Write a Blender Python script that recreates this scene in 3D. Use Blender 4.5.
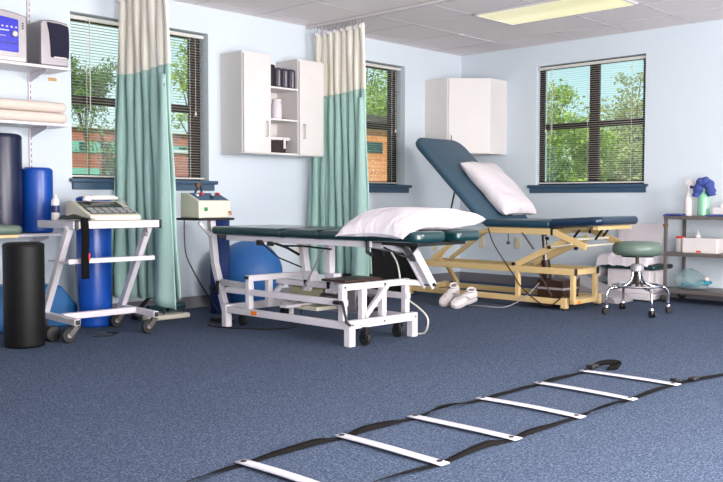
import bpy, bmesh, math, random
from mathutils import Vector, Matrix
random.seed(7)
R = math.radians
PI = math.pi
for o in list(bpy.data.objects): bpy.data.objects.remove(o)
col = bpy.context.scene.collection
scn = bpy.context.scene

# ------------------------------------------------------------------ camera
cam = bpy.data.cameras.new('camera'); cam_o = bpy.data.objects.new('camera', cam); col.objects.link(cam_o)
cam.sensor_fit = 'HORIZONTAL'; cam.sensor_width = 36.0; cam.lens = 881.08 / 723 * 36
cam.clip_start = 0.05; cam.clip_end = 400
tilt, yaw, roll = 0.0458163621, 0.800917261, 0.00129
fw = Vector((math.sin(yaw)*math.cos(tilt), math.cos(yaw)*math.cos(tilt), -math.sin(tilt)))
rt = Vector((math.cos(yaw), -math.sin(yaw), 0)); up = rt.cross(fw)
r2 = rt*math.cos(roll) + up*math.sin(roll); u2 = up*math.cos(roll) - rt*math.sin(roll)
mt = Matrix((r2, u2, -fw)).transposed().to_4x4(); mt.translation = Vector((-7.6741, -5.9376, 0.871))
cam_o.matrix_world = mt
scn.camera = cam_o

# ------------------------------------------------------------------ view, world, sun, large lights
scn.view_settings.view_transform = 'Standard'; scn.view_settings.look = 'None'
scn.view_settings.gamma = 1; scn.view_settings.use_curve_mapping = False
scn.view_settings.exposure = 0.0
W = bpy.data.worlds.new('sky'); scn.world = W; W.use_nodes = True
wn = W.node_tree; wn.nodes.clear()
wo = wn.nodes.new('ShaderNodeOutputWorld'); wb = wn.nodes.new('ShaderNodeBackground')
wt = wn.nodes.new('ShaderNodeTexCoord'); wz = wn.nodes.new('ShaderNodeTexNoise'); wr = wn.nodes.new('ShaderNodeValToRGB')
wz.inputs['Scale'].default_value = 3.0; wz.inputs['Detail'].default_value = 5
wr.color_ramp.elements[0].position = .4; wr.color_ramp.elements[0].color = (.60, .84, .90, 1)
wr.color_ramp.elements[1].position = .62; wr.color_ramp.elements[1].color = (.86, .95, .98, 1)
wn.links.new(wt.outputs['Generated'], wz.inputs['Vector']); wn.links.new(wz.outputs['Fac'], wr.inputs['Fac'])
wn.links.new(wr.outputs['Color'], wb.inputs['Color']); wb.inputs['Strength'].default_value = 1.3
wn.links.new(wb.outputs[0], wo.inputs[0])

def light(name, kind, loc, target, energy, color, size=None, size_y=None):
    l = bpy.data.lights.new(name, kind); l.energy = energy; l.color = color
    if size:
        l.shape = 'RECTANGLE'; l.size = size; l.size_y = size_y or size
    o = bpy.data.objects.new(name, l); col.objects.link(o); o.location = loc
    o.rotation_euler = (Vector(target) - Vector(loc)).to_track_quat('-Z', 'Y').to_euler()
    return o
s = light('sun', 'SUN', (-20, -20, 30), (0, 4, 0), 5.5, (1, .95, .86)); s.data.angle = R(1)
light('softbox_light', 'AREA', (-2.6, -8.0, 1.75), (-2.6, 0, 1.0), 285, (1, .965, .93), 1.6, 1.2)
light('side_fill', 'AREA', (-8.9, -5.8, 1.9), (-1, -1.5, .9), 40, (.95, .97, 1), 2.0, 1.4)  # added fill from the left; that wall has no window
light('ceiling_fill', 'AREA', (-5.6, -6.2, .7), (-4.0, -3.4, 2.44), 380, (1, .965, .94), 2.4, 2.4)  # added upward fill to brighten the ceiling, out of view

# ------------------------------------------------------------------ materials
def lin(c):
    c = c/255.0
    return c/12.92 if c <= .04045 else ((c+.055)/1.055)**2.4
def rgb(c): return (lin(c[0]), lin(c[1]), lin(c[2]), 1)
MATS = {}
def mat(name, c, rough=.5, metal=0, bump=0, bscale=40, var=0, vscale=6, spec=.5, coat=0, stretch=None, emit=None, es=0):
    if name in MATS: return MATS[name]
    m = bpy.data.materials.new(name); m.use_nodes = True; nt = m.node_tree
    b = nt.nodes['Principled BSDF']
    b.inputs['Base Color'].default_value = rgb(c); b.inputs['Roughness'].default_value = rough
    b.inputs['Metallic'].default_value = metal; b.inputs['Specular IOR Level'].default_value = spec
    b.inputs['Coat Weight'].default_value = coat
    tc = nt.nodes.new('ShaderNodeTexCoord'); mp = nt.nodes.new('ShaderNodeMapping')
    nt.links.new(tc.outputs['Object'], mp.inputs['Vector'])
    if stretch: mp.inputs['Scale'].default_value = stretch
    v = var or .04
    n = nt.nodes.new('ShaderNodeTexNoise'); n.inputs['Scale'].default_value = vscale; n.inputs['Detail'].default_value = 4
    nt.links.new(mp.outputs[0], n.inputs['Vector'])
    mx = nt.nodes.new('ShaderNodeMix'); mx.data_type = 'RGBA'
    base = rgb(c)
    mx.inputs['A'].default_value = tuple(max(0, k*(1-v)) for k in base[:3])+(1,)
    mx.inputs['B'].default_value = tuple(min(1, k*(1+v)) for k in base[:3])+(1,)
    nt.links.new(n.outputs['Fac'], mx.inputs['Factor']); nt.links.new(mx.outputs['Result'], b.inputs['Base Color'])
    if bump:
        n2 = nt.nodes.new('ShaderNodeTexNoise'); n2.inputs['Scale'].default_value = bscale; n2.inputs['Detail'].default_value = 3
        nt.links.new(mp.outputs[0], n2.inputs['Vector'])
        bp = nt.nodes.new('ShaderNodeBump'); bp.inputs['Strength'].default_value = bump; bp.inputs['Distance'].default_value = .01
        nt.links.new(n2.outputs['Fac'], bp.inputs['Height']); nt.links.new(bp.outputs[0], b.inputs['Normal'])
    if emit:
        b.inputs['Emission Color'].default_value = rgb(emit); b.inputs['Emission Strength'].default_value = es
    MATS[name] = m
    return m
wall_m = mat('painted_wall', (206, 215, 224), .75, bump=.04, bscale=120, var=.015)
ceil_m = mat('ceiling_tile', (234, 226, 226), .9, bump=.25, bscale=160, var=.03, vscale=30)
grid_m = mat('ceiling_grid_metal', (200, 194, 196), .6)
base_m = mat('grey_vinyl_base', (120, 118, 124), .55)
white_m = mat('white_enamel', (208, 203, 209), .35)
whiteb_m = mat('white_laminate', (214, 209, 208), .45)
cream_m = mat('cream_enamel', (208, 203, 186), .4)
tan_m = mat('tan_enamel', (206, 178, 126), .38)
black_m = mat('black_plastic', (20, 20, 22), .45)
rubber_m = mat('black_rubber', (17, 17, 18), .6)
blackvinyl_m = mat('black_vinyl', (8, 7, 8), .55, spec=.3, bump=.2, bscale=9, stretch=(1, 1, 3))
green_v = mat('dark_green_vinyl', (8, 46, 50), .28, bump=.12, bscale=9, coat=.3)
teal_v = mat('steel_blue_vinyl', (52, 78, 96), .42, bump=.12, bscale=8)
navy_v = mat('navy_vinyl', (12, 40, 66), .3, bump=.12, bscale=9, coat=.3)
sage_v = mat('sage_vinyl', (92, 110, 99), .4, bump=.08, bscale=8)
blue_v = mat('blue_vinyl', (14, 70, 160), .32, bump=.3, bscale=9, stretch=(1, 1, .4))
dnavy_v = mat('dark_navy_vinyl', (22, 28, 60), .34, bump=.3, bscale=9, stretch=(1, 1, .4))
tealblue_v = mat('teal_blue_vinyl', (10, 92, 150), .45, bump=.1, bscale=9)
ball_m = mat('blue_ball_rubber', (40, 98, 165), .5, var=.05)
chrome_m = mat('chrome', (205, 205, 210), .12, 1)
steel_m = mat('brushed_steel', (120, 114, 112), .35, .9)
steelp_m = mat('grey_steel_paint', (106, 99, 98), .4, .3)
sillb_m = mat('blue_sill_paint', (54, 80, 104), .4)
brown_m = mat('dark_bronze_frame', (40, 26, 21), .5)
brownbox_m = mat('dark_brown_plastic', (52, 30, 20), .45)
slat_m = mat('white_blind_slat', (208, 206, 202), .4)
linen_m = mat('white_linen', (216, 210, 216), .85, bump=1.2, bscale=8, stretch=(1, 2.2, 1))
linenl_m = mat('pale_lilac_linen', (210, 203, 208), .85, bump=1, bscale=8, stretch=(1, 2, 1))
teal_c = mat('teal_curtain_cloth', (168, 202, 194), .85, bump=.15, bscale=60, var=.06, vscale=20)
silver_m = mat('silver_plastic', (158, 152, 156), .35, .35)
beige_m = mat('beige_foam_cover', (212, 198, 188), .6)
shoe_m = mat('white_leather', (206, 198, 198), .5, bump=.2, bscale=30, var=.05)
olive_m = mat('olive_motor_paint', (150, 146, 116), .5, var=.15)
clear_green = mat('green_gel_bottle', (134, 194, 160), .25, coat=.5)
redm = mat('red_plastic', (205, 40, 34), .4)
towel_m = mat('blue_towel_cloth', (62, 78, 146), .95, bump=.8, bscale=60, var=.15, vscale=25)
tealplastic = mat('teal_plastic', (20, 150, 175), .35)
navyplastic = mat('navy_plastic', (24, 32, 90), .4)
gunmetal = mat('dark_metal', (50, 48, 50), .4, .7)
strap_m = mat('black_webbing', (17, 15, 14), .95, spec=.15, bump=.5, bscale=200)
rung_m = mat('white_ladder_plastic', (196, 193, 201), .4)
orange_m = mat('orange_sticker', (240, 120, 20), .5)
outlet_m = mat('beige_outlet_plate', (222, 206, 172), .45)
greyfoam_m = mat('grey_foam', (150, 146, 150), .7)
grillem = mat('navy_speaker_grille', (22, 20, 48), .8, bump=.6, bscale=250)
bluedisp = mat('blue_display', (30, 36, 190), .25, var=.25, vscale=14)
trunk_m = mat('tree_bark', (98, 82, 68), .9, bump=.6, bscale=12, var=.2)
stone_m = mat('pale_facade', (196, 200, 204), .8)
darkglass = mat('dark_window_glass', (44, 78, 78), .15)
tealglass = mat('teal_window_glass', (120, 176, 160), .25)

def node_mat(name):
    m = bpy.data.materials.new(name); m.use_nodes = True
    return m, m.node_tree, m.node_tree.nodes['Principled BSDF']
# carpet: fine heathered blue loops
carpet_m, nt, b = node_mat('blue_carpet')
tc = nt.nodes.new('ShaderNodeTexCoord')
n1 = nt.nodes.new('ShaderNodeTexNoise'); n1.inputs['Scale'].default_value = 135; n1.inputs['Detail'].default_value = 5; n1.inputs['Roughness'].default_value = .75
n2 = nt.nodes.new('ShaderNodeTexNoise'); n2.inputs['Scale'].default_value = 1.1; n2.inputs['Detail'].default_value = 3
rp = nt.nodes.new('ShaderNodeValToRGB'); cr = rp.color_ramp
cr.elements[0].position = .36; cr.elements[0].color = rgb((34, 43, 60))
cr.elements[1].position = .66; cr.elements[1].color = rgb((112, 124, 146))
e = cr.elements.new(.5); e.color = rgb((64, 77, 99))
hs = nt.nodes.new('ShaderNodeHueSaturation'); mr = nt.nodes.new('ShaderNodeMapRange')
mr.inputs['To Min'].default_value = .9; mr.inputs['To Max'].default_value = 1.08
nt.links.new(tc.outputs['Object'], n1.inputs['Vector']); nt.links.new(tc.outputs['Object'], n2.inputs['Vector'])
nt.links.new(n1.outputs['Fac'], rp.inputs['Fac']); nt.links.new(n2.outputs['Fac'], mr.inputs['Value'])
nt.links.new(mr.outputs[0], hs.inputs['Value']); nt.links.new(rp.outputs['Color'], hs.inputs['Color'])
nt.links.new(hs.outputs['Color'], b.inputs['Base Color']); b.inputs['Roughness'].default_value = .95
b.inputs['Specular IOR Level'].default_value = .15
bp = nt.nodes.new('ShaderNodeBump'); bp.inputs['Strength'].default_value = .5; bp.inputs['Distance'].default_value = .004
nt.links.new(n1.outputs['Fac'], bp.inputs['Height']); nt.links.new(bp.outputs[0], b.inputs['Normal'])
# open-weave curtain top
mesh_m, nt, b = node_mat('cream_curtain_mesh')
b.inputs['Base Color'].default_value = rgb((238, 232, 220)); b.inputs['Roughness'].default_value = .9
tr = nt.nodes.new('ShaderNodeBsdfTransparent'); mx = nt.nodes.new('ShaderNodeMixShader'); mx.inputs[0].default_value = .92
nt.links.new(tr.outputs[0], mx.inputs[1]); nt.links.new(b.outputs[0], mx.inputs[2])
nt.links.new(mx.outputs[0], nt.nodes['Material Output'].inputs['Surface'])
# window glass and clear plastic
def glassy(name, tint, f=.08, rough=.02, body=0, bodyc=(255, 255, 255)):
    m, nt, b = node_mat(name)
    nt.nodes.remove(b)
    tr = nt.nodes.new('ShaderNodeBsdfTransparent'); tr.inputs[0].default_value = tint
    gl = nt.nodes.new('ShaderNodeBsdfGlossy'); gl.inputs['Roughness'].default_value = rough
    mx = nt.nodes.new('ShaderNodeMixShader'); mx.inputs[0].default_value = f
    nt.links.new(tr.outputs[0], mx.inputs[1]); nt.links.new(gl.outputs[0], mx.inputs[2])
    out = mx
    if body:
        df = nt.nodes.new('ShaderNodeBsdfDiffuse'); df.inputs[0].default_value = rgb(bodyc)
        m2 = nt.nodes.new('ShaderNodeMixShader'); m2.inputs[0].default_value = body
        nt.links.new(mx.outputs[0], m2.inputs[1]); nt.links.new(df.outputs[0], m2.inputs[2]); out = m2
    nt.links.new(out.outputs[0], nt.nodes['Material Output'].inputs['Surface'])
    return m
glass_m = glassy('window_glass', (.93, .98, .97, 1), .05)
bag_m = glassy('clear_plastic_film', (.9, .96, .97, 1), .12, .15, .22, (200, 225, 230))
# brick
def brick(name, a, bb, mortar, scale=1.0):
    m, nt, b = node_mat(name)
    tc = nt.nodes.new('ShaderNodeTexCoord'); mp = nt.nodes.new('ShaderNodeMapping'); mp.inputs['Rotation'].default_value = (PI/2, 0, 0)
    br = nt.nodes.new('ShaderNodeTexBrick'); br.inputs['Scale'].default_value = scale
    br.inputs['Color1'].default_value = rgb(a); br.inputs['Color2'].default_value = rgb(bb); br.inputs['Mortar'].default_value = rgb(mortar)
    br.inputs['Mortar Size'].default_value = .02; br.inputs['Brick Width'].default_value = .9; br.inputs['Row Height'].default_value = .28
    nt.links.new(tc.outputs['Object'], mp.inputs[0]); nt.links.new(mp.outputs[0], br.inputs['Vector'])
    nt.links.new(br.outputs['Color'], b.inputs['Base Color']); b.inputs['Roughness'].default_value = .9
    return m
brick_far = brick('red_brick', (150, 82, 66), (170, 98, 78), (160, 110, 95), .8)
brick_near = brick('orange_brick', (206, 120, 70), (226, 146, 92), (232, 190, 150), 2.2)
def leafmat(name, a, bb):
    m, nt, b = node_mat(name)
    tc = nt.nodes.new('ShaderNodeTexCoord'); n = nt.nodes.new('ShaderNodeTexNoise'); n.inputs['Scale'].default_value = 3.5; n.inputs['Detail'].default_value = 6
    rp = nt.nodes.new('ShaderNodeValToRGB'); rp.color_ramp.elements[0].position = .35; rp.color_ramp.elements[1].position = .65
    rp.color_ramp.elements[0].color = rgb(a); rp.color_ramp.elements[1].color = rgb(bb)
    nt.links.new(tc.outputs['Object'], n.inputs['Vector']); nt.links.new(n.outputs['Fac'], rp.inputs['Fac'])
    nt.links.new(rp.outputs['Color'], b.inputs['Base Color']); b.inputs['Roughness'].default_value = .6
    tl = nt.nodes.new('ShaderNodeBsdfTranslucent'); mx = nt.nodes.new('ShaderNodeMixShader'); mx.inputs[0].default_value = .35
    nt.links.new(rp.outputs['Color'], tl.inputs[0]); nt.links.new(b.outputs[0], mx.inputs[1]); nt.links.new(tl.outputs[0], mx.inputs[2])
    nt.links.new(mx.outputs[0], nt.nodes['Material Output'].inputs['Surface'])
    return m
leaf_a = leafmat('yellow_green_leaves', (104, 138, 48), (196, 214, 96))
leaf_b = leafmat('deep_green_leaves', (58, 92, 48), (140, 166, 88))
leaf_c = leafmat('olive_leaves', (120, 134, 80), (190, 196, 132))
grass_m = leafmat('lawn_grass', (90, 120, 50), (140, 160, 80))

# ------------------------------------------------------------------ mesh helpers
V = Vector
class MB:
    def __init__(s): s.bm = bmesh.new()
    def box(s, x0, x1, y0, y1, z0, z1):
        v = [s.bm.verts.new(p) for p in ((x0,y0,z0),(x1,y0,z0),(x1,y1,z0),(x0,y1,z0),(x0,y0,z1),(x1,y0,z1),(x1,y1,z1),(x0,y1,z1))]
        for f in ((0,3,2,1),(4,5,6,7),(0,1,5,4),(1,2,6,5),(2,3,7,6),(3,0,4,7)): s.bm.faces.new([v[i] for i in f])
        return s
    def bar(s, p, q, w, h, side=None):
        """box of section w (along side) by h between p and q"""
        p, q = V(p), V(q); d = (q-p).normalized()
        sd = V(side) if side else (V((0,0,1)) if abs(d.z) < .9 else V((1,0,0))).cross(d)
        sd = (sd - d*sd.dot(d)).normalized(); u = d.cross(sd)
        vs = []
        for c in (p, q):
            for a, b in ((-1,-1),(1,-1),(1,1),(-1,1)): vs.append(s.bm.verts.new(c + sd*a*w/2 + u*b*h/2))
        for f in ((0,3,2,1),(4,5,6,7),(0,1,5,4),(1,2,6,5),(2,3,7,6),(3,0,4,7)): s.bm.faces.new([vs[i] for i in f])
        return s
    def tube(s, pts, r, n=10, closed=False):
        pts = [V(p) for p in pts]; rings = []
        m = len(pts); prev = None
        for i, p in enumerate(pts):
            a = pts[i-1] if (i or closed) else p; b = pts[(i+1) % m] if (i < m-1 or closed) else p
            d = (b-a).normalized()
            if prev is None: sd = (V((0,0,1)) if abs(d.z) < .9 else V((1,0,0))).cross(d).normalized()
            else: sd = (prev - d*prev.dot(d)).normalized()
            prev = sd; u = d.cross(sd)
            rr = r[i] if isinstance(r, (list, tuple)) else r
            rings.append([s.bm.verts.new(p + (sd*math.cos(2*PI*k/n) + u*math.sin(2*PI*k/n))*rr) for k in range(n)])
        for i in range(m if closed else m-1):
            A, B = rings[i], rings[(i+1) % m]
            for k in range(n): s.bm.faces.new((A[k], A[(k+1) % n], B[(k+1) % n], B[k]))
        if not closed:
            s.bm.faces.new(rings[0][::-1]); s.bm.faces.new(rings[-1])
        return s
    def cyl(s, p, q, r, rq=None, n=20): return s.tube([p, q], [r, rq if rq is not None else r], n)
    def lathe(s, c, prof, n=32, sx=1, sy=1):
        rings = []
        for r, z in prof:
            rings.append([s.bm.verts.new((c[0]+r*sx*math.cos(2*PI*k/n), c[1]+r*sy*math.sin(2*PI*k/n), c[2]+z)) for k in range(n)])
        for A, B in zip(rings, rings[1:]):
            for k in range(n): s.bm.faces.new((A[k], A[(k+1) % n], B[(k+1) % n], B[k]))
        s.bm.faces.new(rings[0][::-1]); s.bm.faces.new(rings[-1]); return s
    def slab(s, poly, z0, z1, re=.015, n=5, f=None):
        """polygon outline with rounded upper and lower rims; f maps a point to its final place"""
        m = len(poly); P = [V((p[0], p[1], 0)) for p in poly]
        nr = []
        for i in range(m):
            d = (P[(i+1) % m]-P[i-1]).normalized(); nr.append(V((d.y, -d.x, 0)))
        rows = []
        re = min(re, (z1-z0)/2*.999)
        for k in range(n+1):
            a = PI/2*k/n; rows.append((re*(1-math.sin(a)), z0+re*(1-math.cos(a))))
        for k in range(n+1):
            a = PI/2*k/n; rows.append((re*(1-math.cos(a)), z1-re+re*math.sin(a)))
        rings = []
        f = f or (lambda p: p)
        for ins, z in rows:
            rings.append([s.bm.verts.new(f(V((p.x-q.x*ins, p.y-q.y*ins, z)))) for p, q in zip(P, nr)])
        for A, B in zip(rings, rings[1:]):
            for k in range(m): s.bm.faces.new((A[k], A[(k+1) % m], B[(k+1) % m], B[k]))
        s.bm.faces.new(rings[0][::-1]); s.bm.faces.new(rings[-1]); return s
    def prism(s, poly, ax, a, b):
        """extrude a 2-D outline along axis ax from a to b"""
        def put(u, v, w): return {0: (w, u, v), 1: (u, w, v), 2: (u, v, w)}[ax]
        A = [s.bm.verts.new(put(u, v, a)) for u, v in poly]; B = [s.bm.verts.new(put(u, v, b)) for u, v in poly]
        m = len(poly)
        for k in range(m): s.bm.faces.new((A[k], A[(k+1) % m], B[(k+1) % m], B[k]))
        s.bm.faces.new(A[::-1]); s.bm.faces.new(B); return s
    def grid(s, nu, nv, f):
        g = [[s.bm.verts.new(f(i/nu, j/nv)) for j in range(nv+1)] for i in range(nu+1)]
        for i in range(nu):
            for j in range(nv): s.bm.faces.new((g[i][j], g[i+1][j], g[i+1][j+1], g[i][j+1]))
        return s
    def build(s, name, m, parent=None, bevel=0, smooth=True, solid=0, seg=2, sub=0):
        bmesh.ops.recalc_face_normals(s.bm, faces=s.bm.faces)
        if parent is not None: off = WL[parent.name]
        else:
            xs = [v.co for v in s.bm.verts]
            off = V(((min(v.x for v in xs)+max(v.x for v in xs))/2, (min(v.y for v in xs)+max(v.y for v in xs))/2, min(v.z for v in xs)))
        for v in s.bm.verts: v.co -= off
        me = bpy.data.meshes.new(name); s.bm.to_mesh(me); s.bm.free()
        if smooth:
            for p in me.polygons: p.use_smooth = True
            me.set_sharp_from_angle(angle=R(38))
        me.materials.append(m)
        o = bpy.data.objects.new(name, me); col.objects.link(o)
        if parent is not None: o.parent = parent; WL[o.name] = off
        else: o.location = off; WL[o.name] = off
        if sub:
            k = o.modifiers.new('sub', 'SUBSURF'); k.levels = sub; k.render_levels = sub
        if solid:
            k = o.modifiers.new('solid', 'SOLIDIFY'); k.thickness = solid; k.offset = 0
        if bevel:
            k = o.modifiers.new('bevel', 'BEVEL'); k.width = bevel; k.segments = seg; k.limit_method = 'ANGLE'; k.angle_limit = R(35)
        return o
WL = {}
def thing(name, label, cat, loc, group=None):
    o = bpy.data.objects.new(name, None); col.objects.link(o); o.location = loc; o.empty_display_size = .1
    WL[o.name] = V(loc); return tag(o, label, cat, group)
def tag(o, label, cat, group=None, kind=None):
    o['label'] = label; o['category'] = cat
    if group: o['group'] = group
    if kind: o['kind'] = kind
    return o
def struct(o, kind='structure'): o['kind'] = kind; return o
def rrect(x0, x1, y0, y1, r, n=6):
    """rounded rectangle, r = one radius or four (x0y0, x1y0, x1y1, x0y1); counter-clockwise"""
    if not isinstance(r, (list, tuple)): r = [r]*4
    out = []
    for (cx, cy, a0), q in zip(((x0, y0, PI), (x1, y0, 1.5*PI), (x1, y1, 0), (x0, y1, .5*PI)), r):
        sx = 1 if cx == x0 else -1; sy = 1 if cy == y0 else -1
        for k in range(n+1):
            a = a0 + PI/2*k/n
            out.append((cx + sx*q + q*math.cos(a), cy + sy*q + q*math.sin(a)))
    return out
def copy_tree(o, parent=None):
    c = o.copy(); col.objects.link(c)
    if parent: c.parent = parent
    for ch in list(o.children): copy_tree(ch, c)
    return c

# ------------------------------------------------------------------ room shell
XL, YN, H = -9.3, -8.6, 2.44
WIN_A = [(-4.55, -3.347), (-2.125, -.918)]; WIN_B = (-2.133, -.962); Z0, Z1 = 1.03, 2.225; T = .2
struct(MB().box(XL, T, YN, T, -.05, 0).build('floor', carpet_m, smooth=False))
ceiling = struct(MB().box(XL, T, YN, T, H, H+.05).build('ceiling', ceil_m, smooth=False))
w = MB()
xs = [XL, WIN_A[0][0], WIN_A[0][1], WIN_A[1][0], WIN_A[1][1], 0]
for i in (0, 2, 4): w.box(xs[i], xs[i+1], 0, T, 0, H)
for i in (1, 3): w.box(xs[i], xs[i+1], 0, T, 0, Z0-.045); w.box(xs[i], xs[i+1], 0, T, Z1, H)
struct(w.build('wall_back', wall_m, smooth=False))
w = MB(); w.box(0, T, YN, WIN_B[0], 0, H); w.box(0, T, WIN_B[1], T, 0, H)
w.box(0, T, WIN_B[0], WIN_B[1], 0, Z0-.045); w.box(0, T, WIN_B[0], WIN_B[1], Z1, H)
struct(w.build('wall_right', wall_m, smooth=False))
struct(MB().box(XL-T, XL, YN, T, 0, H).build('wall_left', wall_m, smooth=False))
struct(MB().box(XL, T, YN-T, YN, 0, H).build('wall_front', wall_m, smooth=False))
struct(MB().box(XL, 0, -.008, 0, 0, .095).build('baseboard_back', base_m, bevel=.002))
struct(MB().box(-.008, 0, YN, -.008, 0, .095).build('baseboard_right', base_m, bevel=.002))
# ceiling grid
g = MB()
for k in range(-1, 15):
    x = -.44-.61*k
    if XL < x < 0: g.box(x-.006, x+.006, YN, 0, H-.0015, H)
for k in range(0, 14):
    y = -.15-.61*k
    if y > YN: g.box(XL, 0, y-.007, y+.007, H-.002, H)
g.box(XL, 0, -.012, 0, H-.002, H); g.box(-.012, 0, YN, 0, H-.002, H)
g.build('ceiling_grid', grid_m, ceiling, smooth=False)
MB().box(-1.03, -.45, -.775, -.74, H-.008, H-.003).build('lit_grid_strip', white_m, ceiling, smooth=False)  # white strip stands in for a lit gap along one grid bar

# windows
def window(name, mk, lo, hi, sill, muntin=True):
    """mk(u, d) maps along-wall u and outward depth d to x, y"""
    def bx(mb, u0, u1, d0, d1, z0, z1):
        a, b = mk(u0, d0), mk(u1, d1)
        mb.box(min(a[0], b[0]), max(a[0], b[0]), min(a[1], b[1]), max(a[1], b[1]), z0, z1); return mb
    c = mk((lo+hi)/2, .12)
    root = bpy.data.objects.new(name, None); col.objects.link(root); root.location = (c[0], c[1], Z0); WL[root.name] = V((c[0], c[1], Z0)); struct(root)
    fr = MB(); mid = (lo+hi)/2 - (.03 if name == 'window_3' else 0); zc = Z0 + (Z1-Z0)*.49; st = .055 if name == 'window_3' else .09
    bx(fr, lo, lo+.055, .115, .165, Z0-.04, Z1); bx(fr, hi-st, hi, .115, .165, Z0-.04, Z1)
    bx(fr, lo, hi, .115, .165, Z0-.04, Z0+.035); bx(fr, lo, hi, .115, .165, Z1-.04, Z1)
    bx(fr, mid-.052, mid+.052, .112, .168, Z0, Z1)
    bx(fr, lo, hi, .113, .166, zc-.03, zc+.03)
    fr.build('window_frame', brown_m, root, bevel=.004)
    for a, b in ((lo+.055, mid-.052), (mid+.052, hi-st)):
        for z0, z1 in ((Z0+.035, zc-.03), (zc+.03, Z1-.04)):
            bx(MB(), a, b, .138, .142, z0, z1).build('window_pane', glass_m, root, smooth=False)
    s0, s1 = sill
    sb = MB(); bx(sb, s0, s1, -.045, .11, Z0-.022, Z0); bx(sb, s0, s1, -.045, -.03, Z0-.03, Z0-.022)
    bx(sb, s0+.02, s1-.02, -.022, 0, Z0-.08, Z0-.022); bx(sb, lo, hi, 0, .115, Z0-.045, Z0-.022)
    sb.build('window_sill', sillb_m, root, bevel=.003)
def blind(mk, lo, hi, label, slant, wand_u):
    c = mk((lo+hi)/2, .06)
    root = thing('window_blind', label, 'blind', (c[0], c[1], Z0), 'horizontal slat blinds')
    def P(u, d, z): a = mk(u, d); return (a[0], a[1], z)
    def bx(mb, u0, u1, d0, d1, z0, z1):
        a, b = mk(u0, d0), mk(u1, d1)
        mb.box(min(a[0], b[0]), max(a[0], b[0]), min(a[1], b[1]), max(a[1], b[1]), z0, z1); return mb
    lo += .008; hi -= .008
    bx(MB(), lo, hi, .045, .075, Z1-.04, Z1-.012).build('headrail', slat_m, root, bevel=.003)
    sl = MB(); z = Z1-.058; dz = .0118*math.sin(R(slant)); dd = .0118*math.cos(R(slant))
    while z > Z0+.04:
        a = [sl.bm.verts.new(P(u, d, zz)) for u, d, zz in ((lo, .06-dd, z-dz), (hi, .06-dd, z-dz), (hi, .06, z+.0018), (lo, .06, z+.0018), (hi, .06+dd, z+dz), (lo, .06+dd, z+dz))]
        sl.bm.faces.new((a[0], a[1], a[2], a[3])); sl.bm.faces.new((a[3], a[2], a[4], a[5])); z -= .0212
    sl.build('slats', slat_m, root, solid=.0009)
    bx(MB(), lo, hi, .05, .07, Z0+.012, Z0+.026).build('bottom_rail', slat_m, root, bevel=.003)
    for u in (lo+.14, (lo+hi)/2+.02, hi-.14):
        MB().cyl(P(u, .046, Z1-.03), P(u, .046, Z0+.02), .0016, n=6).build('ladder_cord', slat_m, root)
    MB().cyl(P(wand_u, .035, Z1-.03), P(wand_u, .035, Z0+.5), .004, n=8).build('tilt_wand', slat_m, root)
    MB().lathe(P(hi-.09, .04, Z0+.53), [(.003, .03), (.008, .02), (.01, 0), (.004, -.004)][::-1], 10).build('cord_tassel', slat_m, root)
    MB().cyl(P(hi-.09, .04, Z1-.03), P(hi-.09, .04, Z0+.55), .0015, n=6).build('pull_cord', slat_m, root)
mA = lambda u, d: (u, d)
mB = lambda u, d: (d*.55, u)
window('window_1', mA, *WIN_A[0], (-4.575, -3.285)); window('window_2', mA, *WIN_A[1], (-2.18, -.855)); window('window_3', mB, *WIN_B, (-2.175, -.875))
blind(mA, *WIN_A[0], 'wide white slat blind in the window beside the shelves, behind the left curtain', -1, WIN_A[0][0]+.17)
blind(mA, *WIN_A[1], 'white slat blind in the middle window, half hidden by the right curtain', -1, WIN_A[1][0]+.17)
blind(mB, *WIN_B, 'fully visible white slat blind in the window on the right wall', -1, WIN_B[1]-.17)

# ceiling lamp
t = thing('ceiling_light', 'long recessed fluorescent ceiling light with yellowish lens', 'light', (-1.345, -2.0, H-.02))
f = MB()
x0, x1, y0, y1 = -1.64, -1.05, -2.59, -1.385
f.box(x0, x1, y0, y0+.02, H-.012, H-.0005); f.box(x0, x1, y1-.02, y1, H-.012, H-.0005); f.box(x0, x0+.02, y0, y1, H-.012, H-.0005); f.box(x1-.02, x1, y0, y1, H-.012, H-.0005)
f.build('frame', white_m, t, bevel=.002)
lens_m, nt, b = node_mat('prismatic_lens')
b.inputs['Base Color'].default_value = rgb((232, 226, 190)); b.inputs['Roughness'].default_value = .4
b.inputs['Emission Color'].default_value = rgb((250, 242, 190)); 
tc = nt.nodes.new('ShaderNodeTexCoord'); wv = nt.nodes.new('ShaderNodeTexWave'); wv.wave_type = 'BANDS'; wv.bands_direction = 'X'
wv.inputs['Scale'].default_value = .62; wv.inputs['Phase Offset'].default_value = 1.4; mr = nt.nodes.new('ShaderNodeMapRange'); mr.inputs['To Min'].default_value = .42; mr.inputs['To Max'].default_value = .62
nt.links.new(tc.outputs['Object'], wv.inputs['Vector']); nt.links.new(wv.outputs['Fac'], mr.inputs['Value']); nt.links.new(mr.outputs[0], b.inputs['Emission Strength'])
MB().box(x0+.02, x1-.02, y0+.02, y1-.02, H-.009, H-.001).build('diffuser', lens_m, t, smooth=False)

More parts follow.
